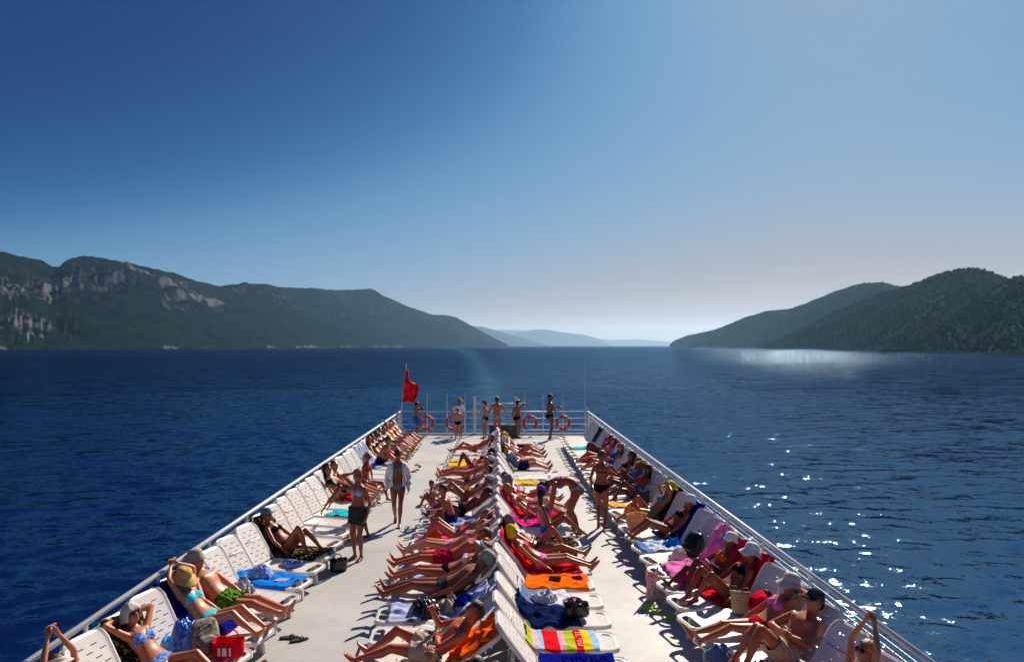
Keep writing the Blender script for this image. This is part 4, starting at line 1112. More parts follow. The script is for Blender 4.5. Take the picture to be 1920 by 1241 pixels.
# ------------------------------------------------------------------ who is where
# left railing, from the near end
on('L', 0, 'person with both arms overhead on the nearest lounger by the left railing', arms=('reach', 'reach'), skin='fair', fem=True, wear=[('bottom', 'black'), ('top', 'coral')], hair=('short', 'h_mid'), hat=('visor', 'offwhite'))
on('L', 2, 'person in blue patterned bikini with a white towel over the head, elbows out', arms=('behind', 'behind'), skin='tan', wear=[('bottom', 'bluepat'), ('top', 'bluepat')], hair=('short', 'h_brown'), hat=('towel', 'offwhite'), legs=('half', 'st'))
on('L', 4, 'person in turquoise bikini with a straw hat over the face, arms clasped overhead', arms=('over', 'over'), skin='fair', wear=[('bottom', 'turquoise'), ('top', 'turquoise')], hair=('short', 'h_brown'), hat=('wide', 'straw'), hat_tilt=38, legs=('half', 'half'))
on('L', 5, 'person in green leaf pattern shorts and a grey bucket hat, bare chest', skin='fair', fem=False, sc=1.06, wear=[('shorts', 'greenleaf')], hair=('short', 'h_brown'), hat=('bucket', 'khaki'), arms=('side', 'side'))
on('L', 9, 'person in black bikini and grey-blue cap, knees up, on a black and gold towel', skin='brown', legs=('bent', 'high'), wear=[('bottom', 'black'), ('top', 'black')], hair=('short', 'h_black'), hat=('cap', 'bluegrey'))
on('L', 15, 'person in orange patterned swimsuit with bushy black hair behind the standing skirt wearer', skin='tan', legs=('st', 'half'), wear=[('onepiece', 'orangepat')], hair=('bushy', 'h_black'), arms=('belly', 'side'), lean=14)
on('L', 16, 'person with short dark hair leaning back, only the head showing above the black hair', skin='fair', fem=False, wear=[('shorts', 'navy')], hair=('short', 'h_brown'), lean=8)
onp('L', 17, 'person with a blond ponytail and sunglasses sitting upright beside the left railing row', seated(up2=(.15, 0, 1), x=.55, legs=[(A(1.12, .10, .09), A(.3, 0, 1), A(1, .1, 0)), (A(1.02, -.30, .09), A(.3, 0, 1), A(1, -.1, 0))], arms=('thigh', 'thigh'), face=(1, -.4, 0)),
    skin='brown', wear=[('bottom', 'black'), ('top', 'crimson')], hair=('pony', 'h_blond'), glasses=True)
onp('L', 22, 'person hunched forward with a bare back beside the blue striped towel', seated(up2=(.55, 0, .85), up=(.2, 0, 1), x=.35, legs=[(A(1.02, .1, .43), A(0, 0, 1), A(.9, 0, .4)), (A(1.02, -.1, .43), A(0, 0, 1), A(.9, 0, .4))], arms=('fwd', 'fwd'), face=(1, 0, -.4)),
    skin='red', fem=False, wear=[('shorts', 'navy')], hair=('short', 'h_black'))
on('L', 23, 'person in dark bikini lying fourth from the far end of the left row, legs straight', skin='tan', wear=[('bottom', 'black'), ('top', 'black')], hair=('long', 'h_black'), legs=('st', 'half'))
on('L', 24, 'person with long black hair and navy bottoms near the far left corner', skin='tan', wear=[('bottom', 'navy'), ('top', 'black')], hair=('long', 'h_black'), legs=('half', 'st'), arms=('belly', 'side'))
on('L', 25, 'person in sunglasses with elbows raised beside the far left railing', skin='brown', wear=[('bottom', 'charcoal'), ('top', 'black')], hair=('short', 'h_black'), arms=('behind', 'behind'), glasses=True)
on('L', 27, 'person in a pale bikini top, third body from the flag corner', skin='fair', wear=[('bottom', 'black'), ('top', 'yellow')], hair=('long', 'h_black'), legs=('half', 'half'))
on('L', 28, 'person with grey shorts and one arm raised, second body from the flag corner', skin='red', fem=False, wear=[('shorts', 'grey')], hair=('short', 'h_black'), arms=('over', 'side'), legs=('half', 'half'))
on('L', 30, 'person lying nearest to the flagstaff in the far left corner', skin='tan', fem=False, wear=[('shorts', 'bluegrey')], hair=('short', 'h_brown'), arms=('behind', 'behind'), legs=('half', 'st'))

on('L', 26, 'person in a teal bikini on the dark blue towel among the far left sunbathers', skin='tan', wear=[('bottom', 'teal'), ('top', 'teal')], hair=('short', 'h_mid'), legs=('st', 'st'), arms=('belly', 'belly'))
on('L', 29, 'person in coral bikini lying close to the flag corner, arms down', skin='red', wear=[('bottom', 'coral'), ('top', 'coral')], hair=('long', 'h_brown'), legs=('half', 'st'))
# centre row with feet to the left aisle
on('CL', 15, 'person in lilac top on the striped towel between the visor and the white cap', skin='tan', wear=[('bottom', 'navy'), ('top', 'lilac')], hair=('short', 'h_black'), legs=('half', 'st'), arms=('side', 'belly'))
on('CL', 24, 'person in orange bikini nearest the far end of the left centre row', skin='red', wear=[('bottom', 'orange'), ('top', 'orange')], hair=('long', 'h_mid'), legs=('st', 'half'))
on('CL', 0, 'person cut off by the bottom edge with one forearm raised', skin='fair', legs=('st', 'st'), arms=('book', 'book'), wear=[('bottom', 'magenta'), ('top', 'magenta')], hair=('short', 'h_brown'))
on('CL', 1, 'person with dark hair in beige shorts half sitting with one leg stretched out', skin='red', fem=False, sc=1.02, wear=[('shorts', 'beige')], hair=('short', 'h_brown'), arms=('belly', 'fwd'), lean=8, tilt=14, legs=('st', 'half'))
on('CL', 4, 'person with deep tanned skin in dark grey briefs and khaki hat', skin='brown', fem=False, sc=1.05, build=1.1, wear=[('briefs', 'charcoal')], hair=('short', 'h_grey'), arms=('side', 'side'), legs=('st', 'stw'), hat=('bucket', 'khaki'))
on('CL', 5, 'person in black and white bikini wearing a pale sun visor', skin='tan', wear=[('bottom', 'black'), ('top', 'white')], hair=('long', 'h_black'), hat=('visor', 'white'), arms=('side', 'side'))
on('CL', 6, 'person in red swim shorts with both hands behind the head', skin='red', fem=False, sc=1.05, wear=[('shorts', 'crimson')], hair=('short', 'h_mid'), arms=('behind', 'behind'))
on('CL', 7, 'person in white and pink patterned bikini with long fair brown hair', skin='pale', wear=[('bottom', 'pinkpat'), ('top', 'pinkpat')], hair=('long', 'h_mid'), arms=('over', 'side'))
on('CL', 8, 'person with bent knees over a magenta towel, one arm behind the head', skin='red', wear=[('bottom', 'grey'), ('top', 'bluegrey')], hair=('long', 'h_black'), arms=('over', 'belly'), legs=('bent', 'bent'))
onp('CL', 10, 'boyish person in navy trunks sitting cross-legged on a blue and white towel, head bowed', seated(up2=(.40, .0, 1), up=(.1, 0, 1), x=.42, sc=.9, legs=[(A(.72, -.06, .43), A(.2, 1, .35), A(.2, -1, 0)), (A(.82, .06, .43), A(.2, -1, .35), A(.2, 1, 0))], arms=('fwd', 'fwd'), face=(1, .2, -.6)),
    skin='tan', fem=False, sc=.9, wear=[('shorts', 'navy')], hair=('short', 'h_brown'))
on('CL', 11, 'person with deep tan lying behind the sitting boy, elbow jutting out', skin='deep', fem=False, wear=[('briefs', 'black')], hair=('short', 'h_black'), arms=('behind', 'behind'), legs=('half', 'half'))
onp('CL', 12, 'small child in a purple swimsuit with dark hair sitting at the foot of a lounger', seated(up2=(.12, 0, 1), up=(0, 0, 1), x=.88, sc=.68, legs=[(A(1.17, .07, .40), A(.2, .2, 1), A(1, .2, 0)), (A(1.15, -.10, .40), A(.2, -.2, 1), A(1, -.2, 0))], arms=('fwd', 'prop'), face=(.6, .9, 0)),
    skin='brown', sc=.68, wear=[('bottom', 'purple')], hair=('short', 'h_black'))
on('CL', 13, 'person wearing a lilac visor with knees up behind the small child', skin='brown', legs=('bent', 'half'), wear=[('bottom', 'crimson'), ('top', 'navy')], hair=('short', 'h_grey'), hat=('visor', 'lilac'), arms=('belly', 'side'))
on('CL', 17, 'person in a pink bikini and white cap, legs stretched to the left aisle', skin='red', wear=[('bottom', 'pink'), ('top', 'lilac')], hair=('short', 'h_brown'), hat=('cap', 'white'))
on('CL', 18, 'person in a red bikini lying behind the one in the white cap', skin='red', wear=[('bottom', 'red'), ('top', 'red')], hair=('short', 'h_brown'), arms=('belly', 'belly'))
on('CL', 19, 'dark tanned person with both knees drawn up before the yellow towels', skin='deep', legs=('high', 'high'), wear=[('bottom', 'black'), ('top', 'black')], hair=('short', 'h_black'), arms=('belly', 'side'), hat=('cap', 'charcoal'))

# centre row with feet to the right aisle
on('CR', 5, 'person in coral top and pink bikini bottom with a yellow cloth over the hair', skin='tan', wear=[('bottom', 'hotpink'), ('top', 'coral')], hair=('long', 'h_black'), hat=('cloth', 'yellow'), arms=('side', 'side'))
on('CR', 6, 'person in white top and black bikini bottom with one knee raised, grey head cloth', skin='tan', legs=('bent', 'st'), wear=[('bottom', 'black'), ('top', 'white')], hair=('short', 'h_black'), hat=('cloth', 'grey'), arms=('side', 'belly'))
onp('CR', 8, 'person in blue bikini and purple cap sitting up and leaning back on one arm', seated(up2=(-.22, .0, 1), up=(-.2, 0, 1), x=.50, legs=[(A(1.10, .10, .43), A(0, .2, 1), A(.97, .1, -.1)), (A(1.15, -.10, .43), A(0, -.1, 1), A(.97, -.1, -.1))],
    arms=[(A(.12, .30, .62), A(-1, .5, 0), A(0, 0, -1), .2), (A(.62, -.32, .42), A(-1, -.5, .2), A(0, 0, -1), .2)], face=(.3, 1, 0)), skin='brown', wear=[('bottom', 'blue'), ('top', 'blue')], hair=('pony', 'h_black'), hat=('cap', 'purple'))
on('CR', 10, 'fair haired person in red lying behind the purple cap, arms up', skin='fair', legs=('half', 'half'), wear=[('bottom', 'magenta'), ('top', 'coral')], hair=('long', 'h_blond'), arms=('chest', 'side'))
on('CR', 11, 'person in pink bikini with a grey sun hat beside the light blue towel', skin='tan', legs=('st', 'st'), wear=[('bottom', 'pink'), ('top', 'hotpink')], hair=('short', 'h_brown'), hat=('bucket', 'grey'), arms=('side', 'side'), lean=6)
on('CR', 18, 'person in a dark blue shirt and shorts lying next to the yellow towel', skin='fair', fem=False, wear=[('shirt', 'denim'), ('shorts', 'navy')], hair=('short', 'h_black'), arms=('belly', 'belly'))
on('CR', 19, 'person in coral swimwear just behind the one in the blue shirt', skin='pale', wear=[('bottom', 'coral'), ('top', 'pink')], hair=('long', 'h_mid'), arms=('side', 'side'))
on('CR', 21, 'person in black bikini with one knee raised near the yellow hat', skin='red', legs=('bent', 'st'), wear=[('bottom', 'black'), ('top', 'white')], hair=('short', 'h_brown'), hat=('cloth', 'offwhite'), arms=('behind', 'side'))
on('CR', 22, 'person under a big yellow sun hat near the far end of the centre row', skin='brown', legs=('half', 'half'), wear=[('bottom', 'red'), ('top', 'red')], hair=('long', 'h_black'), hat=('wide', 'yellow'), hat_tilt=25, arms=('over', 'side'))

on('CR', 12, 'person with light brown hair in white bikini beyond the grey sun hat', skin='red', legs=('half', 'half'), wear=[('bottom', 'white'), ('top', 'white')], hair=('long', 'h_mid'), arms=('side', 'belly'))
on('CR', 23, 'person in navy shorts lying beyond the yellow sun hat', skin='tan', fem=False, legs=('st', 'half'), wear=[('shorts', 'navy')], hair=('short', 'h_brown'), arms=('behind', 'side'))
# right railing
on('R', 17, 'person in dark shorts between the yellow headband and the wavy black hair', skin='brown', fem=False, legs=('half', 'bent'), wear=[('shorts', 'charcoal')], hair=('short', 'h_black'), arms=('belly', 'side'))
on('R', 21, 'person in a blue swimsuit lying before the one in the bright pink top', skin='tan', legs=('st', 'half'), wear=[('onepiece', 'blue')], hair=('long', 'h_brown'), arms=('belly', 'side'))
on('R', 0, 'person in black swimsuit and sunglasses with hands joined high overhead at the right railing', skin='fair', wear=[('onepiece', 'black')], hair=('short', 'h_blond'), arms=('reach', 'reach'), glasses=True, lean=8)
on('R', 2, 'person in beige checked shorts and a dark peaked cap with both knees up', skin='tan', fem=False, sc=1.05, legs=('bent', 'bent'), wear=[('shorts', 'beige')], hair=('short', 'h_brown'), hat=('cap', 'charcoal'), arms=('belly', 'belly'))
on('R', 3, 'person in pink top and red bikini bottom under a wide cream sun hat', skin='tan', legs=('st', 'stw'), wear=[('bottom', 'red'), ('top', 'hotpink')], hair=('short', 'h_brown'), hat=('floppy', 'offwhite'), arms=('behind', 'side'))
on('R', 5, 'person in black bikini and white brimmed hat with knees bent on a red towel', skin='brown', legs=('bent', 'bent'), wear=[('bottom', 'black'), ('top', 'black')], hair=('short', 'h_black'), hat=('floppy', 'white'), arms=('side', 'side'))
on('R', 6, 'slight person in a white bucket hat and orange top beside the pink towel', skin='deep', sc=.92, legs=('bent', 'half'), wear=[('bottom', 'navy'), ('top', 'brightorange')], hair=('short', 'h_black'), hat=('bucket', 'white'), arms=('belly', 'belly'), lean=10)
on('R', 10, 'person in black bikini with a white hat lying on a blue towel', skin='brown', legs=('half', 'half'), wear=[('bottom', 'black'), ('top', 'black')], hair=('short', 'h_brown'), hat=('bucket', 'white'), arms=('side', 'side'))
on('R', 12, 'person in teal bikini and big yellow hat lifting both arms to the head', skin='tan', legs=('half', 'bent'), wear=[('bottom', 'teal'), ('top', 'teal')], hair=('short', 'h_brown'), hat=('wide', 'yellow'), arms=('brow', 'brow'))
on('R', 15, 'person in red top with long black hair leaning back by the right railing', skin='deep', legs=('bent', 'half'), wear=[('bottom', 'black'), ('top', 'red')], hair=('long', 'h_black'), arms=('belly', 'belly'), lean=14)
on('R', 16, 'person in a dark blue shirt and yellow headband by the right railing', skin='deep', fem=False, legs=('half', 'half'), wear=[('shirt', 'denim'), ('shorts', 'charcoal')], hair=('short', 'h_black'), hat=('visor', 'yellow'), arms=('fwd', 'fwd'), lean=12)
on('R', 18, 'person with wavy black hair and knees drawn up by the right railing', skin='brown', legs=('bent', 'bent'), wear=[('bottom', 'black'), ('top', 'black')], hair=('bushy', 'h_black'), arms=('thigh', 'side'), lean=12)
on('R', 23, 'person in bright pink top lying on a red towel near the right stern', skin='red', wear=[('bottom', 'magenta'), ('top', 'hotpink')], hair=('long', 'h_black'), legs=('st', 'half'), arms=('side', 'side'))
on('R', 24, 'dark tanned person with knees high on the far right row', skin='deep', fem=False, legs=('high', 'high'), wear=[('shorts', 'charcoal')], hair=('short', 'h_black'), arms=('belly', 'side'))

# standing and walking
at(-2.62, 12.78, -118, 'person in dark swim skirt and blue-grey bikini top shading the eyes with a raised arm', standing(arms=('hang', 'brow'), up2=(.05, .05, 1), face=(.9, .8, .1), wide=.075), skin='brown', wear=[('skirt', 'charcoal'), ('top', 'skyblue')], hair=('bun', 'h_black'))
at(-2.92, 14.1, 176, 'person with black hair bending over an empty lounger and reaching down', dict(pel=A(-.05, 0, .90), up=A(.45, 0, .9), fr=A(.9, 0, -.45), up2=A(.93, 0, .25), legs=[(A(.0, .09, .078), A(1, 0, 0), A(1, .2, 0)), (A(-.22, -.09, .078), A(1, 0, 0), A(1, -.2, 0))],
    arms=[(A(.78, .22, .48), A(0, 1, .3), A(0, 0, -1), .4), (A(.74, -.18, .50), A(0, -1, .3), A(0, 0, -1), .4)], hup=A(.85, 0, .1), hface=A(.2, 0, -1)), skin='brown', wear=[('bottom', 'black'), ('top', 'black')], hair=('long', 'h_black'))
at(-2.24, 15.25, -86, 'person in an open white shirt and pale bikini walking up the left aisle', standing(legs=[(A(.17, .05, .078), A(1, 0, 0), A(1, .05, 0)), (A(-.20, -.07, .12), A(1, 0, 0), A(.8, -.05, -.6))], arms=('hang', 'hang'), face=(1, .1, -.15), step=.1), skin='brown', sc=1.02,
    wear=[('bottom', 'bluegrey'), ('top', 'bluegrey'), ('openshirt', 'white')], hair=('bun', 'h_black'), glasses=True)
at(1.60, 14.25, 176, 'person in a patterned bikini bent double beside the centre loungers, back to the sun', dict(pel=A(-.02, 0, 1.03), up=A(.42, 0, .9), fr=A(.9, 0, -.42), up2=A(.96, 0, -.12), legs=[(A(.0, .12, .090), A(1, 0, 0), A(1, .2, 0)), (A(-.10, -.12, .090), A(1, 0, 0), A(1, -.2, 0))],
    arms=[(A(.52, .16, .46), A(-.3, 1, 0), A(-1, 0, 0), .4), (A(.56, -.16, .44), A(-.3, -1, 0), A(-1, 0, 0), .4)], hup=A(.8, 0, -.5), hface=A(-.4, 0, -1)), skin='brown', wear=[('bottom', 'greypat'), ('top', 'purple')], hair=('long', 'h_black'), sc=1.16)
at(2.26, 14.95, 62, 'person with brown hair in a black string bikini standing in the right aisle, back turned', standing(arms=('hang', 'fwd'), face=(.8, -.7, -.1), wide=.07), skin='brown', wear=[('bottom', 'black'), ('top', 'black')], hair=('short', 'h_mid'))
Yb = 29.6
at((781 - 934) / 1280 * Yb, Yb, 20, 'slim boyish person in blue shorts lifting a camera by the flagstaff', standing(arms=('phone', 'phone'), sc=.92), skin='brown', fem=False, sc=.92, wear=[('shorts', 'blue')], hair=('short', 'h_black'))
at((861 - 934) / 1280 * 29.9, 29.9, 80, 'person in a straw hat and white top looking out over the stern', standing(arms=('hip', 'fwd')), skin='brown', sc=.98, wear=[('bottom', 'black'), ('shirt', 'white')], hair=('short', 'h_brown'), hat=('wide', 'straw'))
at((858 - 934) / 1280 * 29.1, 29.1, 95, 'small child in black trunks and white cap before the person with the straw hat', standing(arms=('hang', 'hang'), sc=.80), skin='pale', fem=False, sc=.80, wear=[('briefs', 'black')], hair=('short', 'h_mid'), hat=('cap', 'white'))
at((909 - 934) / 1280 * 29.5, 29.5, 150, 'person in a red cap and black bikini bottom standing at the stern', standing(arms=('fwd', 'hang'), sc=.95), skin='pale', sc=.95, wear=[('bottom', 'black'), ('top', 'coral')], hair=('short', 'h_brown'), hat=('cap', 'red'))
at((932 - 934) / 1280 * 30.0, 29.35, 84, 'broad shouldered person seen from behind with arms apart at the stern gate', standing(arms=[(A(.30, .42, .98), A(-.3, 1, 0), A(0, 0, -1), .4), (A(.25, -.44, .98), A(-.3, -1, 0), A(0, 0, -1), .4)], sc=1.06), skin='red', fem=False, sc=1.06, wear=[('briefs', 'khaki')], hair=('short', 'h_black'))
at((970 - 934) / 1280 * 29.5, 29.5, 55, 'person in black bikini raising one bent arm at the stern', standing(arms=('hang', [0]) if False else ('hang', 'brow'), sc=.98, step=.05), skin='brown', sc=.98, wear=[('bottom', 'black'), ('top', 'black')], hair=('bun', 'h_black'))
at((1031 - 934) / 1280 * 29.0, 29.0, 12, 'tall person in black briefs standing in profile by the right stern', standing(arms=('fwd', 'fwd'), sc=1.15, step=.06), skin='deep', fem=False, sc=1.15, wear=[('briefs', 'black')], hair=('short', 'h_black'))
build_people()

# ------------------------------------------------------------------ towels, bags and other belongings
def stripes(name, cols, axis=0, rough=.85, marks=None):
    """woven stripes along the towel; cols: list of (position, colour)"""
    m = bpy.data.materials.new(name); m.use_nodes = True; nt = m.node_tree; n = nt.nodes; l = nt.links
    b = n['Principled BSDF']; b.inputs['Roughness'].default_value = rough; b.inputs['Specular IOR Level'].default_value = 0
    uv = n.new('ShaderNodeUVMap'); uv.uv_map = 'UVMap'; sx = n.new('ShaderNodeSeparateXYZ'); l.new(uv.outputs['UV'], sx.inputs['Vector'])
    r = n.new('ShaderNodeValToRGB'); r.color_ramp.interpolation = 'CONSTANT'
    e = r.color_ramp.elements
    e[0].position = cols[0][0]; e[0].color = (*cols[0][1], 1); e[1].position = cols[1][0]; e[1].color = (*cols[1][1], 1)
    for p, c in cols[2:]:
        q = e.new(p); q.color = (*c, 1)
    l.new(sx.outputs['X' if axis == 0 else 'Y'], r.inputs['Fac'])
    l.new(r.outputs['Color'], b.inputs['Base Color'])
    no = n.new('ShaderNodeTexNoise'); no.inputs['Scale'].default_value = 160; tc = n.new('ShaderNodeTexCoord'); l.new(tc.outputs['Object'], no.inputs['Vector'])
    bp = n.new('ShaderNodeBump'); bp.inputs['Strength'].default_value = .35; bp.inputs['Distance'].default_value = .006; l.new(no.outputs['Fac'], bp.inputs['Height']); l.new(bp.outputs['Normal'], b.inputs['Normal'])
    MATS[name] = m
LIME, PNK, LB, RED_, ORG, YEL = (.42, .55, .03), (.80, .40, .48), (.30, .52, .76), (.74, .012, .02), (.85, .32, .01), (.84, .52, .02)
stripes('rainbow', [(0, LIME), (.13, PNK), (.22, LB), (.30, RED_), (.50, PNK), (.58, LIME), (.70, RED_), (.80, YEL), (.91, LB)])
BW = []
for k in range(8): BW += [(k / 8, (.02, .07, .45)), (k / 8 + .07, (.75, .76, .78))]
stripes('bluewhite', BW, 1)
stripes('navywhite', [(0, (.015, .03, .14)), (.2, (.7, .7, .72)), (.28, (.015, .03, .14)), (.5, (.7, .7, .72)), (.6, (.02, .05, .2)), (.85, (.7, .7, .72))], 0)
stripes('greyblue', [(0, (.55, .57, .62)), (.10, (.15, .20, .34)), (.62, (.60, .60, .66)), (.75, (.62, .62, .66))], 0)
stripes('skystripe', [(0, (.62, .68, .78)), (.12, (.25, .42, .72)), (.24, (.66, .70, .78)), (.45, (.25, .42, .72)), (.52, (.66, .70, .78)), (.8, (.12, .28, .62))], 0)
cloth('royal', (.006, .009, .20)); cloth('royal_letter', (.003, .004, .07)); cloth('yellowtowel', (.84, .50, .04)); cloth('apricot', (.86, .42, .10)); cloth('palelilac', (.68, .64, .70)); cloth('brightblue', (.01, .16, .68), (.02, .26, .80), scale=5)
cloth('camo', (.46, .40, .28), (.04, .04, .04), scale=18)
gm_ = M_('gold').node_tree.nodes['Color Ramp'].color_ramp; gm_.elements[0].position = .56; gm_.elements[1].position = .66
cloth('bluefloral', (.03, .10, .48), (.45, .58, .82), scale=20); cloth('printcoral', (.66, .36, .30), (.35, .30, .42), scale=30)
cloth('pinktowel', (.80, .20, .48)); cloth('brightred', (.70, .010, .03)); cloth('basketweave', (.56, .47, .28), (.42, .33, .17), scale=60); cloth('aqua', (.03, .50, .58))
pbr('shiny_black', (.012, .012, .014), .28, bump=.2, bscale=30); pbr('plastic_blue', (.01, .12, .62), .22, col2=(.10, .42, .85), scale=9, bump=.5, bscale=18)
pbr('rubber_lime', (.30, .68, .01), .45); pbr('rubber_black', (.015, .015, .018), .5); pbr('rubber_brown', (.20, .12, .06), .6); pbr('paper', (.72, .71, .68), .6, var=.1, scale=30)

def path_pt(a, s):
    """point and normal on a lounger at length s from the crease (negative: up the backrest), rounded at the crease"""
    def raw(q): return A(q, SEAT_Z + .013) if q >= 0 else A(q * math.cos(a), SEAT_Z + .013 - q * math.sin(a))
    if abs(s) < .1:
        t = (s + .1) / .2; p0, p1, p2 = raw(-.1), raw(0), raw(.1)
        p = p0 * (1 - t) ** 2 + 2 * p1 * t * (1 - t) + p2 * t * t; d = (p1 - p0) * (1 - t) + (p2 - p1) * t
    else:
        p = raw(s); d = A(1, 0) if s > 0 else A(math.cos(a), -math.sin(a))
    d = d / np.linalg.norm(d); return A(p[0], 0, p[1]), A(-d[1], 0, d[0])

def towel(row, i, s0, s1, mat, label, lat=(-.27, .27), wr=.012, seed=0, skew=0.0, group=None, jag=.02):
    L = LOUNGER[row, i]; a = R(ROWS[row]['back']); ns, nl = 46, 24
    g = np.random.default_rng(seed + i * 13 + len(row)); ph = g.random(8) * 6.28
    v = []; uv = []; f = []
    for p in range(ns + 1):
        u = p / ns
        for q in range(nl + 1):
            w = q / nl
            s = s0 + (s1 - s0) * u + skew * (w - .5) + jag * math.sin(w * 5 + ph[0]) * (1 if u in (0, 1) else .6 * abs(2 * u - 1))
            s = max(-BACK_L + .005, min(SEAT_L - .01, s))
            y = lat[0] + (lat[1] - lat[0]) * w + jag * math.sin(u * 6 + ph[1]) * abs(2 * w - 1)
            b, n = path_pt(a, s)
            h = .5 + .5 * math.sin(s * 17 + y * 9 + ph[2] + 1.3 * math.sin(y * 13 + ph[3])); h2 = .5 + .5 * math.sin(y * 31 - s * 14 + ph[4] + 1.6 * math.sin(s * 9 + ph[5])); h3 = .5 + .5 * math.sin(s * 47 + y * 41 + ph[6])
            hh = .004 + wr * (h ** 3 * 1.1 + h2 ** 4 * .9 + .25 * h3 * h)
            yy = y; drop = 0
            lim = LW + .004
            if abs(y) > lim:
                drop = (abs(y) - lim); yy = math.copysign(lim + .02 + .012 * math.sin(s * 21 + ph[7]), y)
            pt = b + n * hh; v.append((pt[0], yy, pt[2] - drop)); uv.append((u, w))
    for p in range(ns):
        for q in range(nl):
            k = p * (nl + 1) + q; f.append((k, k + nl + 1, k + nl + 2, k + 1))
    me = mesh('towel', v, f, [M_(mat)])
    ul = me.uv_layers.new(name='UVMap')
    for lp in me.loops: ul.data[lp.index].uv = uv[lp.vertex_index]
    o = link('towel', me, None, L.location.copy(), L.rotation_euler.z); o.modifiers.new('thickness', 'SOLIDIFY').thickness = .006
    o.modifiers['thickness'].offset = 1
    tag(o, label, 'towel', group or 'beach towels on the loungers')
    return o

def spot(row, i, s, y, dz=.0):
    L = LOUNGER[row, i]; b, n = path_pt(R(ROWS[row]['back']), s)
    th = L.rotation_euler.z; x = b[0]
    return Vector((L.location.x + x * math.cos(th) - y * math.sin(th), L.location.y + x * math.sin(th) + y * math.cos(th), b[2] + dz)), th

def crumple(name, loc, th, rx, ry, h, mat, label, seed=1, cat='cloth', parent=None):
    g = np.random.default_rng(seed); nr, na = 16, 34; v = []; f = []
    for i in range(nr + 1):
        r = i / nr
        for k in range(na):
            t = 2 * math.pi * k / na
            edge = 1 + .16 * math.sin(3 * t + seed) + .10 * math.sin(7 * t + 2 * seed)
            v.append((rx * r * math.cos(t) * edge, ry * r * math.sin(t) * edge, 0))
    V = np.array(v); nx, ny = V[:, 0] / .055 + seed * 3.1, V[:, 1] / .055 + seed * 1.7
    rr = np.repeat(np.arange(nr + 1) / nr, na)
    dome = np.clip(1 - rr ** 2.2, 0, 1) ** .7
    rid = np.abs(fbm(nx * .7, ny * .7, 4, seed)) * 2; fold = np.abs(np.sin(nx * .9 + 2.5 * fbm(nx * .4, ny * .4, 2, seed + 5)))
    V[:, 2] = h * dome * (.45 + .45 * fold + .5 * rid) + .006
    V[:, 0] += .02 * fbm(nx, ny, 3, seed + 8) ; V[:, 1] += .02 * fbm(nx, ny, 3, seed + 9)
    for i in range(nr):
        for k in range(na): f.append((i*na+k, (i+1)*na+k, (i+1)*na+(k+1)%na, i*na+(k+1)%na))
    me = mesh(name, V, f, [M_(mat)])
    bm = bmesh.new(); bm.from_mesh(me); bmesh.ops.remove_doubles(bm, verts=bm.verts, dist=1e-5); bm.to_mesh(me); bm.free()
    me.polygons.foreach_set('use_smooth', [True] * len(me.polygons))
    o = link(name, me, parent, loc, th)
    if parent is None: tag(o, label, cat)
    return o

def tote(loc, th, w, d, h, mat, label, mat2=None, name='beach_bag', lean=0.0, mark=None, fill=None):
    root = link(name, None, None, loc); root.rotation_euler = (lean, 0, th); tag(root, label, 'bag')
    rings = []; n = 28
    for z, k, sq in ((.004, .86, .0), (.02, .95, .0), (h * .35, 1.03, .02), (h * .7, 1.0, .0), (h * .95, 1.04, .03), (h, 1.05, .03), (h * .98, .98, .03), (h * .7, .92, .0), (h * .45, .9, 0)):
        for q in range(n):
            t = 2 * math.pi * q / n; c, s = math.cos(t), math.sin(t); e = (abs(c) ** 3.2 + abs(s) ** 3.2) ** (-1 / 3.2)
            rings.append((w / 2 * k * c * e, d / 2 * k * s * e * (1 + sq * math.sin(5 * t)) + .008 * math.sin(4 * t + z * 30), z + .01 * math.sin(3 * t) * (z > h * .9)))
    f = [tuple(range(n - 1, -1, -1))]
    for i in range(8):
        for q in range(n): f.append((i*n+q, i*n+(q+1)%n, (i+1)*n+(q+1)%n, (i+1)*n+q))
    f.append(tuple(8*n + q for q in range(n)))
    link('bag_body', mesh('bag_body', rings, f, [M_(mat)]), root)
    for s in (-1, 1):
        pts = [(-w * .24, s * d * .5, h * .8), (-w * .22, s * d * .52, h * 1.1), (-w * .1, s * d * .56, h * 1.32), (w * .1, s * d * .56, h * 1.32), (w * .22, s * d * .52, h * 1.1), (w * .24, s * d * .5, h * .8)]
        MB().tube(pts, .009, 6).build('handle', [M_(mat2 or mat)], root, True)
    if fill: crumple('bag_contents', (0, 0, h * .72), 0, w * .36, d * .36, .1, fill, None, 7, parent=root)
    return root

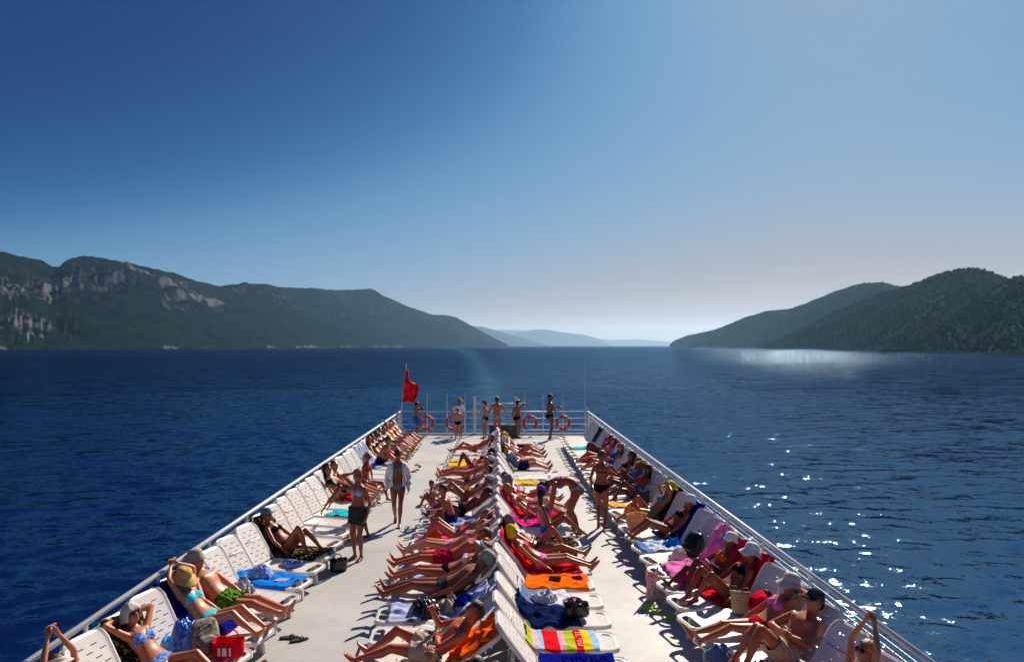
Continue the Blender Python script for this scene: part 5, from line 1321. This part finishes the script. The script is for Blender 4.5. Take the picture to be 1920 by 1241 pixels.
def backpack(loc, th, mat, label, mat2='black', lay=0.0):
    root = link('backpack', None, None, loc); root.rotation_euler = (lay, 0, th); tag(root, label, 'backpack')
    r = Raw(); Z = [0, .02, .10, .22, .33, .40, .43]; wd = [.13, .15, .16, .16, .155, .14, .10]; dp = [.07, .085, .09, .09, .075, .055, .03]
    r.loft([A(0, 0, z) for z in Z], [A(1, 0, 0)] * 7, [A(0, 1, 0)] * 7, wd, dp, 20, 4.5)
    link('pack_body', mesh('pack_body', r.v, r.f, [M_(mat)]), root)
    r = Raw(); r.loft([A(0, -.085 - .0, z) for z in (.03, .05, .16, .20)], [A(1, 0, 0)] * 4, [A(0, 1, 0)] * 4, [.08, .11, .11, .07], [.03, .05, .05, .02], 16, 3)
    link('front_pocket', mesh('front_pocket', r.v, r.f, [M_(mat)]), root)
    for s in (-1, 1): MB().tube([(s * .07, .08, .40), (s * .09, .17, .30), (s * .10, .16, .14), (s * .11, .09, .05)], .012, 6).build('strap', [M_(mat2)], root, True)
    MB().tube([(-.03, .03, .42), (0, .03, .49), (.03, .03, .42)], .008, 6).build('grab_loop', [M_(mat2)], root, True)
    MB().tube([(-.15, -.05, .30), (0, -.095, .34), (.15, -.05, .30)], .005, 5).build('zip', [M_(mat2)], root, True)
    return root

def sandal(loc, th, mat, label, group):
    root = link('sandal', None, None, loc, th); tag(root, label, 'sandal', group)
    v = []; f = []; n = 20
    for z in (.002, .022):
        for k in range(n):
            t = 2 * math.pi * k / n; x = math.cos(t); w = .046 if x > 0 else .036
            v.append((.13 * x, w * math.sin(t) * (1 - .12 * x), z + .006 * (x < -.3)))
    f = [tuple(range(n - 1, -1, -1)), tuple(range(n, 2 * n))] + [(k, (k + 1) % n, n + (k + 1) % n, n + k) for k in range(n)]
    link('sole', mesh('sole', v, f, [M_(mat)], False), root)
    for s in (-1, 1): MB().tube([(.075, 0, .024), (.05, s * .022, .045), (.0, s * .043, .026)], .008, 6).build('strap', [M_(mat)], root, True)

# ---- left railing row
towel('L', 2, -.70, .62, 'gold', 'yellow and black patterned towel under the person in the blue bikini', wr=.008)
s_, t_ = spot('L', 3, .24, .02); crumple('plastic_bag', s_, t_, .24, .24, .30, 'plastic_blue', 'shiny blue plastic bag on the empty lounger near the left bottom corner', 3, 'bag')
s_, t_ = spot('L', 3, .60, -.04); backpack(s_, t_ + .9, 'camo', 'khaki backpack with black straps between a blue bag and a red bag', lay=R(-38))
s_, t_ = spot('L', 3, .86, .0); rb = tote(s_, t_ + .3, .34, .20, .20, 'brightred', 'bright red bag with white lettering strokes on the foot of a lounger')
for k, (x0, x1) in enumerate(((-.08, -.04), (-.03, .03), (.05, .08))):
    MB().box(x0, x1 - .012, -.118, -.112, .06, .15).build('white_mark', [M_('white')], rb)
towel('L', 4, -.72, .55, 'royal', 'dark blue towel under the person in turquoise', lat=(-.30, .33), wr=.008)
towel('L', 5, -.72, .45, 'blue', 'blue towel under the person in green leaf shorts', lat=(-.33, .29), wr=.008)
s_, t_ = spot('L', 6, .16, .06); crumple('bundled_cloth', s_, t_, .16, .14, .17, 'greypat', 'crumpled white and dark patterned cloth beside the blue towel', 5)
towel('L', 7, -.12, .90, 'brightblue', 'bright blue towel with a pinkish print spread over two lounger seats', lat=(-.60, .26), wr=.02, seed=2, skew=.12)
s_, t_ = spot('L', 7, .22, .06, .02); crumple('bundled_towel', s_, t_, .20, .17, .15, 'bluefloral', 'bunched light blue floral towel end on the bright blue towel', 9)
s_, t_ = spot('L', 7, .66, -.05, .022)
v = []; f = []
for i in range(9):
    for j in range(5): v.append((-.10 + .025 * i + .01 * math.sin(j * 2 + i), -.07 + .035 * j + .006 * math.sin(i * 3), .012 + .004 * math.sin(i * 1.7 + j * 2.3)))
for i in range(8):
    for j in range(4): f.append((i*5+j, i*5+5+j, i*5+6+j, i*5+1+j))
tag(link('towel_print', mesh('towel_print', v, f, [M_('printcoral')]), None, s_, t_), 'small pinkish cloth patch lying on the bright blue towel', 'cloth')
s_, t_ = spot('L', 8, .52, .0); crumple('bundled_cloth', s_, t_, .19, .13, .07, 'bluefloral', 'small blue and white cloth lying on an empty lounger seat', 12)
towel('L', 9, -.72, .92, 'gold', 'black and gold towel hanging over the lounger of the person in the grey-blue cap', lat=(-.50, .40), wr=.014, seed=4)
tote(Vector((-2.84, 12.15, 0)), .4, .30, .20, .20, 'shiny_black', 'black shoulder bag on the deck beside the black and gold towel')
towel('L', 13, .32, .90, 'aqua', 'turquoise towel on a lounger seat under the reaching arm', lat=(-.28, .28), wr=.02)
towel('L', 15, .0, .86, 'brightred', 'red towel under the person in the orange patterned swimsuit')
s_, t_ = spot('L', 18, .25, .05); tote(s_, t_ + .3, .36, .24, .26, 'bluefloral', 'blue and yellow beach bag beside the ponytailed person', fill='orange')
towel('L', 21, -.72, .5, 'bluewhite', 'blue and white striped towel on the lounger before the hunched person')
towel('L', 22, -.72, .3, 'bluewhite', 'blue striped towel behind the hunched person')
towel('L', 26, -.72, .6, 'royal', 'dark blue towel on an unused lounger among the far left sunbathers')
towel('L', 31, -.72, .5, 'bluewhite', 'blue and white towel on the last lounger of the left row')

# ---- centre, feet to the left
towel('CL', 1, -.72, -.02, 'brightorange', 'orange towel over the backrest behind the person in beige shorts', lat=(-.33, .30), wr=.03)
s_, t_ = spot('CL', 2, .10, .02); crumple('bundled_cloth', s_, t_, .20, .19, .12, 'greenleaf', 'green cloth bundle at the backrest beside the person in beige shorts', 15)
s_, t_ = spot('CL', 2, .02, .16, .06); crumple('bundled_cloth', s_, t_, .20, .08, .08, 'aqua', 'turquoise strap of cloth on top of the green bundle', 16)
bk = link('open_book', None, None, spot('CL', 2, .28, -.10, .05)[0], 1.1); tag(bk, 'open white book lying on the green bundle', 'book')
for s in (-1, 1):
    pg = MB(); pv = [(0, 0, .0), (s * .07, 0, .025), (s * .14, 0, .012)]
    vv = [(x, y, z + .01) for y in (-.11, .11) for x, _, z in pv]; pg.add(vv + [(x, y, z - .008) for x, y, z in vv], [(0, 1, 4, 3), (1, 2, 5, 4), (6, 9, 10, 7), (7, 10, 11, 8), (0, 6, 7, 1), (1, 7, 8, 2), (3, 4, 10, 9), (4, 5, 11, 10), (2, 8, 11, 5)]); pg.build('page_block', [M_('paper')], bk)
towel('CL', 3, -.60, .88, 'lilac', 'pale lilac blue towel rumpled over the lounger with the black bag', lat=(-.36, .30), wr=.03, seed=3)
s_, t_ = spot('CL', 3, .36, .06, .02); crumple('bundled_jacket', s_, t_, .22, .18, .17, 'shiny_black', 'black jacket bundled on the lilac towel', 21)
s_, t_ = spot('CL', 3, .05, -.06, .03); crumple('bundled_cloth', s_, t_, .17, .16, .14, 'beige', 'beige patterned cloth bundled beside the black jacket', 22)
s_, t_ = spot('CL', 3, -.18, .02, .04); crumple('bundled_cloth', s_, t_, .14, .16, .10, 'royal', 'dark blue cloth pushed against the backrest by the beige bundle', 23)
towel('CL', 4, -.72, .40, 'grey', 'grey towel under the person in dark briefs', wr=.01)
towel('CL', 5, -.4, .86, 'skyblue', 'pale blue towel under the person with the white visor', wr=.01)
towel('CL', 6, -.72, .3, 'white', 'white towel under the person in red shorts', wr=.008)
towel('CL', 7, -.5, .70, 'coral', 'coral red towel under the person with fair brown hair', lat=(-.3, .3))
towel('CL', 8, -.4, .92, 'magenta', 'bright magenta towel under the raised knees', lat=(-.32, .3), wr=.016)
s_, t_ = spot('CL', 8, .62, -.10, .02); crumple('beach_pouch', s_, t_, .12, .09, .17, 'brightorange', 'small orange pouch under the bent knees on the magenta towel', 25, 'pouch')
towel('CL', 9, -.3, .86, 'navywhite', 'navy towel with white bands on an empty lounger before the sitting boy', wr=.02)
towel('CL', 10, -.1, .80, 'bluefloral', 'blue and white towel under the sitting boy', wr=.018)
towel('CL', 14, -.72, .10, 'bluefloral', 'blue flowered towel over a backrest in the middle of the left centre row')
s_, t_ = spot('CL', 14, .2, .0); crumple('bundled_cloth', s_, t_, .2, .17, .14, 'yellow', 'yellow and white cloth bundle behind the lilac visor', 27)
towel('CL', 15, -.3, .62, 'skystripe', 'blue and white striped towel between the visor wearer and the white cap')
towel('CL', 16, .0, .70, 'bluefloral', 'blue patterned towel on the lounger before the person with the white cap')
s_, t_ = spot('CL', 19, .66, .14); crumple('bundled_cloth', s_, t_, .12, .10, .10, 'brightred', 'small red cloth beside the raised dark knees', 28)
towel('CL', 20, -.10, .92, 'yellowtowel', 'yellow orange towel, nearer of the two spread side by side', lat=(-.30, .30), wr=.014)
towel('CL', 21, -.10, .95, 'apricot', 'apricot towel, farther of the two spread side by side', lat=(-.30, .30), wr=.014)
towel('CL', 23, -.3, .92, 'palelilac', 'pale lilac towel on a lounger behind the apricot one', wr=.02)
towel('CL', 25, -.2, .85, 'lilac', 'blue-grey towel near the far end of the left centre row', wr=.02)

# ---- centre, feet to the right
nt_ = towel('CR', 0, .02, .90, 'royal', 'royal blue towel with dark lettering at the bottom edge of the picture', lat=(-.36, .29), wr=.008, seed=6, jag=.008)
tx = bpy.data.curves.new('letters', 'FONT'); tx.body = 'NIVEA'; tx.size = .20; tx.extrude = .002; tx.align_x = 'CENTER'; tx.align_y = 'CENTER'
to = bpy.data.objects.new('letters', tx); COL.objects.link(to); bpy.context.view_layer.update()
tm = bpy.data.meshes.new_from_object(to.evaluated_get(bpy.context.evaluated_depsgraph_get())); bpy.data.objects.remove(to)
tm.materials.append(M_('royal_letter'))
lt = link('lettering', tm, nt_, (.56, .13, SEAT_Z + .041)); lt['kind'] = 'stuff'
rt = towel('CR', 1, -.16, .80, 'rainbow', 'beach towel in bright rainbow stripes', lat=(-.31, .25), wr=.012, seed=2, jag=.015)
for k in range(7):
    y = -.22 + k * .062
    MB().box(.545, .60, y, y + .012, SEAT_Z + .036, SEAT_Z + .039).box(.545, .552, y, y + .034, SEAT_Z + .0362, SEAT_Z + .0392).build('white_mark', [M_('white')], rt)
towel('CR', 2, -.35, .62, 'navy', 'dark navy towel rumpled on the lounger with a black bag', lat=(-.34, .36), wr=.035, seed=7)
s_, t_ = spot('CR', 2, .60, -.02, .03); tote(s_, t_ + .1, .34, .24, .15, 'shiny_black', 'black bag with red goggles on the navy towel', fill='charcoal')
gg = MB(); s2_, _ = spot('CR', 2, .60, .12, .19)
for k in (-.05, .05): gg.lathe([(.001, .02), (.03, .018), (.038, .006), (.036, 0)], 12, M=Matrix.Translation((k, 0, 0)))
gg.tube([(-.09, 0, .004), (-.05, .05, .004), (.05, .05, .004), (.09, 0, .004)], .006, 6)
tag(gg.build('swim_goggles', [M_('brightred')], None, True, s2_, .2), 'red swimming goggles on top of the black bag', 'goggles')
towel('CR', 3, -.30, .55, 'greyblue', 'grey blue towel with pale ends beside the orange towel', lat=(-.30, .31), wr=.014, seed=9)
s_, t_ = spot('CR', 3, .22, -.13, .02); crumple('bundled_cloth', s_, t_, .19, .12, .13, 'white', 'crumpled white cloth lying on the grey blue towel', 31)
s_, t_ = spot('CR', 3, .62, -.14, .01); crumple('bundled_cloth', s_, t_, .14, .07, .05, 'palelilac', 'pale lilac cloth near the foot of the grey blue towel', 32)
towel('CR', 4, -.02, .96, 'brightorange', 'bright orange towel with a dark pouch lying on it', lat=(-.31, .31), wr=.014, seed=5)
s_, t_ = spot('CR', 4, .46, .05, .022); pc = Raw(); pc.loft([A(-.09, 0, .025), A(-.08, 0, .025), A(.08, 0, .025), A(.09, 0, .025)], [A(0, 1, 0)] * 4, [A(0, 0, 1)] * 4, [.04, .058, .058, .04], [.012, .025, .025, .012], 12, 4)
po_ = link('pouch', mesh('pouch', pc.v, pc.f, [M_('charcoal')]), None, s_, t_); tag(po_, 'dark zipped pouch lying on the bright orange towel', 'pouch')
MB().tube([(-.08, 0, .052), (.08, 0, .052)], .004, 5).build('zip', [M_('tape_silver')], po_)
s_, t_ = spot('CR', 4, .80, .10, .02); crumple('bundled_cloth', s_, t_, .09, .06, .04, 'crimson', 'small dark red cloth on the foot of the orange towel', 33)
towel('CR', 5, -.72, .88, 'brightred', 'red towel under the person with the yellow head cloth', lat=(-.3, .3))
towel('CR', 6, -.72, .92, 'gold', 'black and yellow towel under the raised knee', lat=(-.31, .33), wr=.014)
towel('CR', 7, -.10, .92, 'gold', 'black and gold towel on the empty lounger by the bent woman', lat=(-.30, .30), wr=.02, seed=8)
towel('CR', 9, -.3, .70, 'magenta', 'magenta towel on the lounger behind the purple cap', wr=.02)
s_, t_ = spot('CR', 9, .52, -.02, .02); tote(s_, t_ + .5, .30, .20, .2, 'hotpink', 'pink bag on the magenta towel', fill='brightred')
towel('CR', 10, -.7, .85, 'brightred', 'red towel under the fair haired person')
towel('CR', 13, .02, .58, 'skystripe', 'light blue and white towel in front of the bundled blue one', wr=.02)
s_, t_ = spot('CR', 13, .66, .05, .02); crumple('bundled_towel', s_, t_, .22, .19, .16, 'brightblue', 'bundled deep blue towel behind the bending person', 35)
towel('CR', 15, -.05, .6, 'yellowtowel', 'golden yellow towel on an empty lounger behind the light blue towel', wr=.02)
towel('CR', 16, .1, .9, 'white', 'white towel on the lounger before the person in the blue shirt', wr=.012)
towel('CR', 20, -.6, .9, 'offwhite', 'cream towel between the coral swimwear and the raised knee')
towel('CR', 24, .1, .85, 'palelilac', 'pale towel near the far end of the right centre row')

# ---- right railing row
s_, t_ = spot('R', 1, .25, .05); crumple('bundled_towel', s_, t_, .26, .20, .13, 'orange', 'crumpled orange towel at the bottom edge near the right railing', 41)
s_, t_ = spot('R', 2, .90, -.20, .0); crumple('bundled_jeans', s_, t_, .17, .13, .16, 'denim', 'bundled blue denim at the feet of the person in beige shorts', 42)
s_, t_ = spot('R', 2, .66, .20, .0); crumple('bundled_cloth', s_, t_, .16, .09, .12, 'magenta', 'bright pink cloth under the bent knees in beige shorts', 43)
bs = spot('R', 4, .18, -.04, .0)
bk_ = link('straw_basket', None, None, bs[0]); bk_.rotation_euler = (R(14), R(-8), bs[1]); tag(bk_, 'tall straw basket with an open top on an empty lounger', 'basket')
MB().lathe([(.001, .012), (.095, .01), (.11, .04), (.130, .28), (.136, .295), (.127, .30), (.118, .27), (.10, .10), (.001, .095)], 24).build('basket_body', [M_('basketweave')], bk_, True)
for k in range(6): MB().tube([((.108 + .0052 * k) * math.cos(t), (.108 + .0052 * k) * math.sin(t), (.05 + .042 * k)) for t in np.linspace(0, 2 * math.pi, 25)], .006, 5).build('weave_band', [M_('basketweave')], bk_, True)
for s in (-1, 1): MB().tube([(-.05, s * .128, .27), (-.04, s * .14, .35), (.04, s * .14, .35), (.05, s * .128, .27)], .008, 6).build('handle', [M_('rubber_brown')], bk_, True)
hs_, ht_ = spot('R', 4, -.10, .14, .10)
rh = MB(); rh.lathe([(.19, -.01), (.188, 0), (.10, .015), (.098, .04), (.085, .09), (.05, .11), (.002, .115)], 26)
ro = rh.build('sun_hat', [M_('brightred')], None, True, hs_); ro.rotation_euler = (R(-35), R(38), ht_); ro.modifiers.new('thickness', 'SOLIDIFY').thickness = .005; tag(ro, 'red sun hat leaning behind the straw basket', 'hat')
towel('R', 5, -.73, .50, 'brightred', 'red towel hanging over the lounger of the person in the white brimmed hat', lat=(-.34, .34), wr=.014)
towel('R', 6, -.73, .55, 'crimson', 'dark red towel under the slight person in the white bucket hat', lat=(-.32, .32), wr=.02)
s_, t_ = spot('R', 6, .55, -.05, .02); crumple('bundled_cloth', s_, t_, .22, .17, .12, 'magenta', 'magenta cloth bundle at the feet of the slight person', 45)
towel('R', 7, -.735, .80, 'pinktowel', 'long pink towel draped from the backrest down over the seat', lat=(-.40, .46), wr=.034, seed=3, skew=.12)
s_, t_ = spot('R', 8, .20, .0); backpack(s_, t_ + 1.9, 'shiny_black', 'black backpack with white stripes on an empty lounger', lay=R(-30))
s_, t_ = spot('R', 8, .46, .10); crumple('cloth_bag', s_, t_, .15, .13, .20, 'offwhite', 'crumpled cream cloth bag beside the black backpack', 46, 'bag')
towel('R', 9, .20, .96, 'skystripe', 'light blue and white striped towel on the foot of a lounger', lat=(-.28, .30), wr=.024, seed=5)
s_, t_ = spot('R', 9, .32, .02, .02); crumple('bundled_cloth', s_, t_, .18, .10, .10, 'brightblue', 'deep blue cloth on the striped light blue towel', 47)
towel('R', 10, -.73, .45, 'royal', 'deep blue towel under the person with the white hat', lat=(-.33, .33), wr=.01)
s_, t_ = spot('R', 11, .72, .0); tote(s_, t_ + .2, .40, .26, .27, 'orangepat', 'big yellow orange patterned beach bag on the foot of a lounger')
s_, t_ = spot('R', 11, .30, .05); crumple('bundled_cloth', s_, t_, .15, .14, .10, 'greypat', 'black and white cloth bundle behind the yellow orange bag', 48)
towel('R', 12, -.73, .6, 'gold', 'yellow and black patterned towel under the person in teal', lat=(-.31, .31), wr=.014)
s_, t_ = spot('R', 13, .50, .0); crumple('bundled_towel', s_, t_, .25, .19, .16, 'brightorange', 'bundled orange towel on the lounger behind the yellow hat', 49)
s_, t_ = spot('R', 14, .18, .02); tote(s_, t_, .32, .26, .30, 'charcoal', 'upright dark bag with blue contents on an empty lounger', fill='brightblue')
towel('R', 14, .62, .98, 'apricot', 'folded apricot towel at the foot of the lounger with the dark bag')
towel('R', 18, .35, .95, 'greypat', 'white and grey patterned towel on the foot of the lounger with the wavy hair')
towel('R', 23, -.72, .90, 'crimson', 'dark red towel under the person in the pink top', lat=(-.31, .31))
towel('R', 25, -.72, .40, 'magenta', 'magenta towel on the backrest near the right stern', wr=.02)
towel('R', 27, .1, .90, 'aqua', 'turquoise towel on the last loungers of the right row')
s_, t_ = spot('R', 27, .2, .05); crumple('bundled_towel', s_, t_, .2, .17, .2, 'brightblue', 'bundled blue towel at the far right corner', 50)
towel('R', 28, -.72, .1, 'charcoal', 'dark towel over the farthest backrest on the right')

# ---- on the deck
tote(Vector((2.42, 10.75, 0)), 1.2, .24, .16, .40, 'pinkpat', 'pink patterned bag standing on the deck beside the green sandals')
for x, y, a, w in ((2.27, 10.38, .4, 'leftmost lime green sandal on the deck by the pink bag'), (2.36, 10.50, .9, 'lime green sandal nearest to the pink bag'), (2.36, 10.22, -.3, 'lime green sandal closest to the viewer of the cluster of three'), (2.52, 10.02, .2, 'single lime green sandal lying apart in the lounger shadow')):
    sandal((x, y, 0), a, 'rubber_lime', w, 'lime green sandals on the right aisle')
sandal((-2.86, 9.34, 0), .2, 'rubber_black', 'black sandal on the left aisle, nearer the railing row', 'black sandals on the left aisle'); sandal((-2.70, 9.26, 0), .5, 'rubber_black', 'black sandal on the left aisle, nearer the walkway', 'black sandals on the left aisle')
sandal((-2.93, 8.55, 0), 1.9, 'rubber_brown', 'brown sandal at the bottom edge of the left aisle, farther one', 'brown sandals on the left aisle'); sandal((-2.85, 8.42, 0), 1.3, 'rubber_brown', 'brown sandal at the bottom edge of the left aisle, nearer one', 'brown sandals on the left aisle')
for k, (x, y, m) in enumerate(((-2.72, 21.6, 'rubber_black'), (-2.62, 21.9, 'rubber_brown'), (-2.58, 22.5, 'rubber_black'), (-2.70, 22.8, 'rubber_brown'))):
    sandal((x, y, 0), k * .8, m, ('nearest black', 'nearer brown', 'farther black', 'farthest brown')[k] + ' sandal of the four beside the far left loungers', 'sandals by the far left loungers')
sandal((1.80, 21.6, 0), .7, 'pink', 'pink sandal on the right aisle near the blue shirt', None)
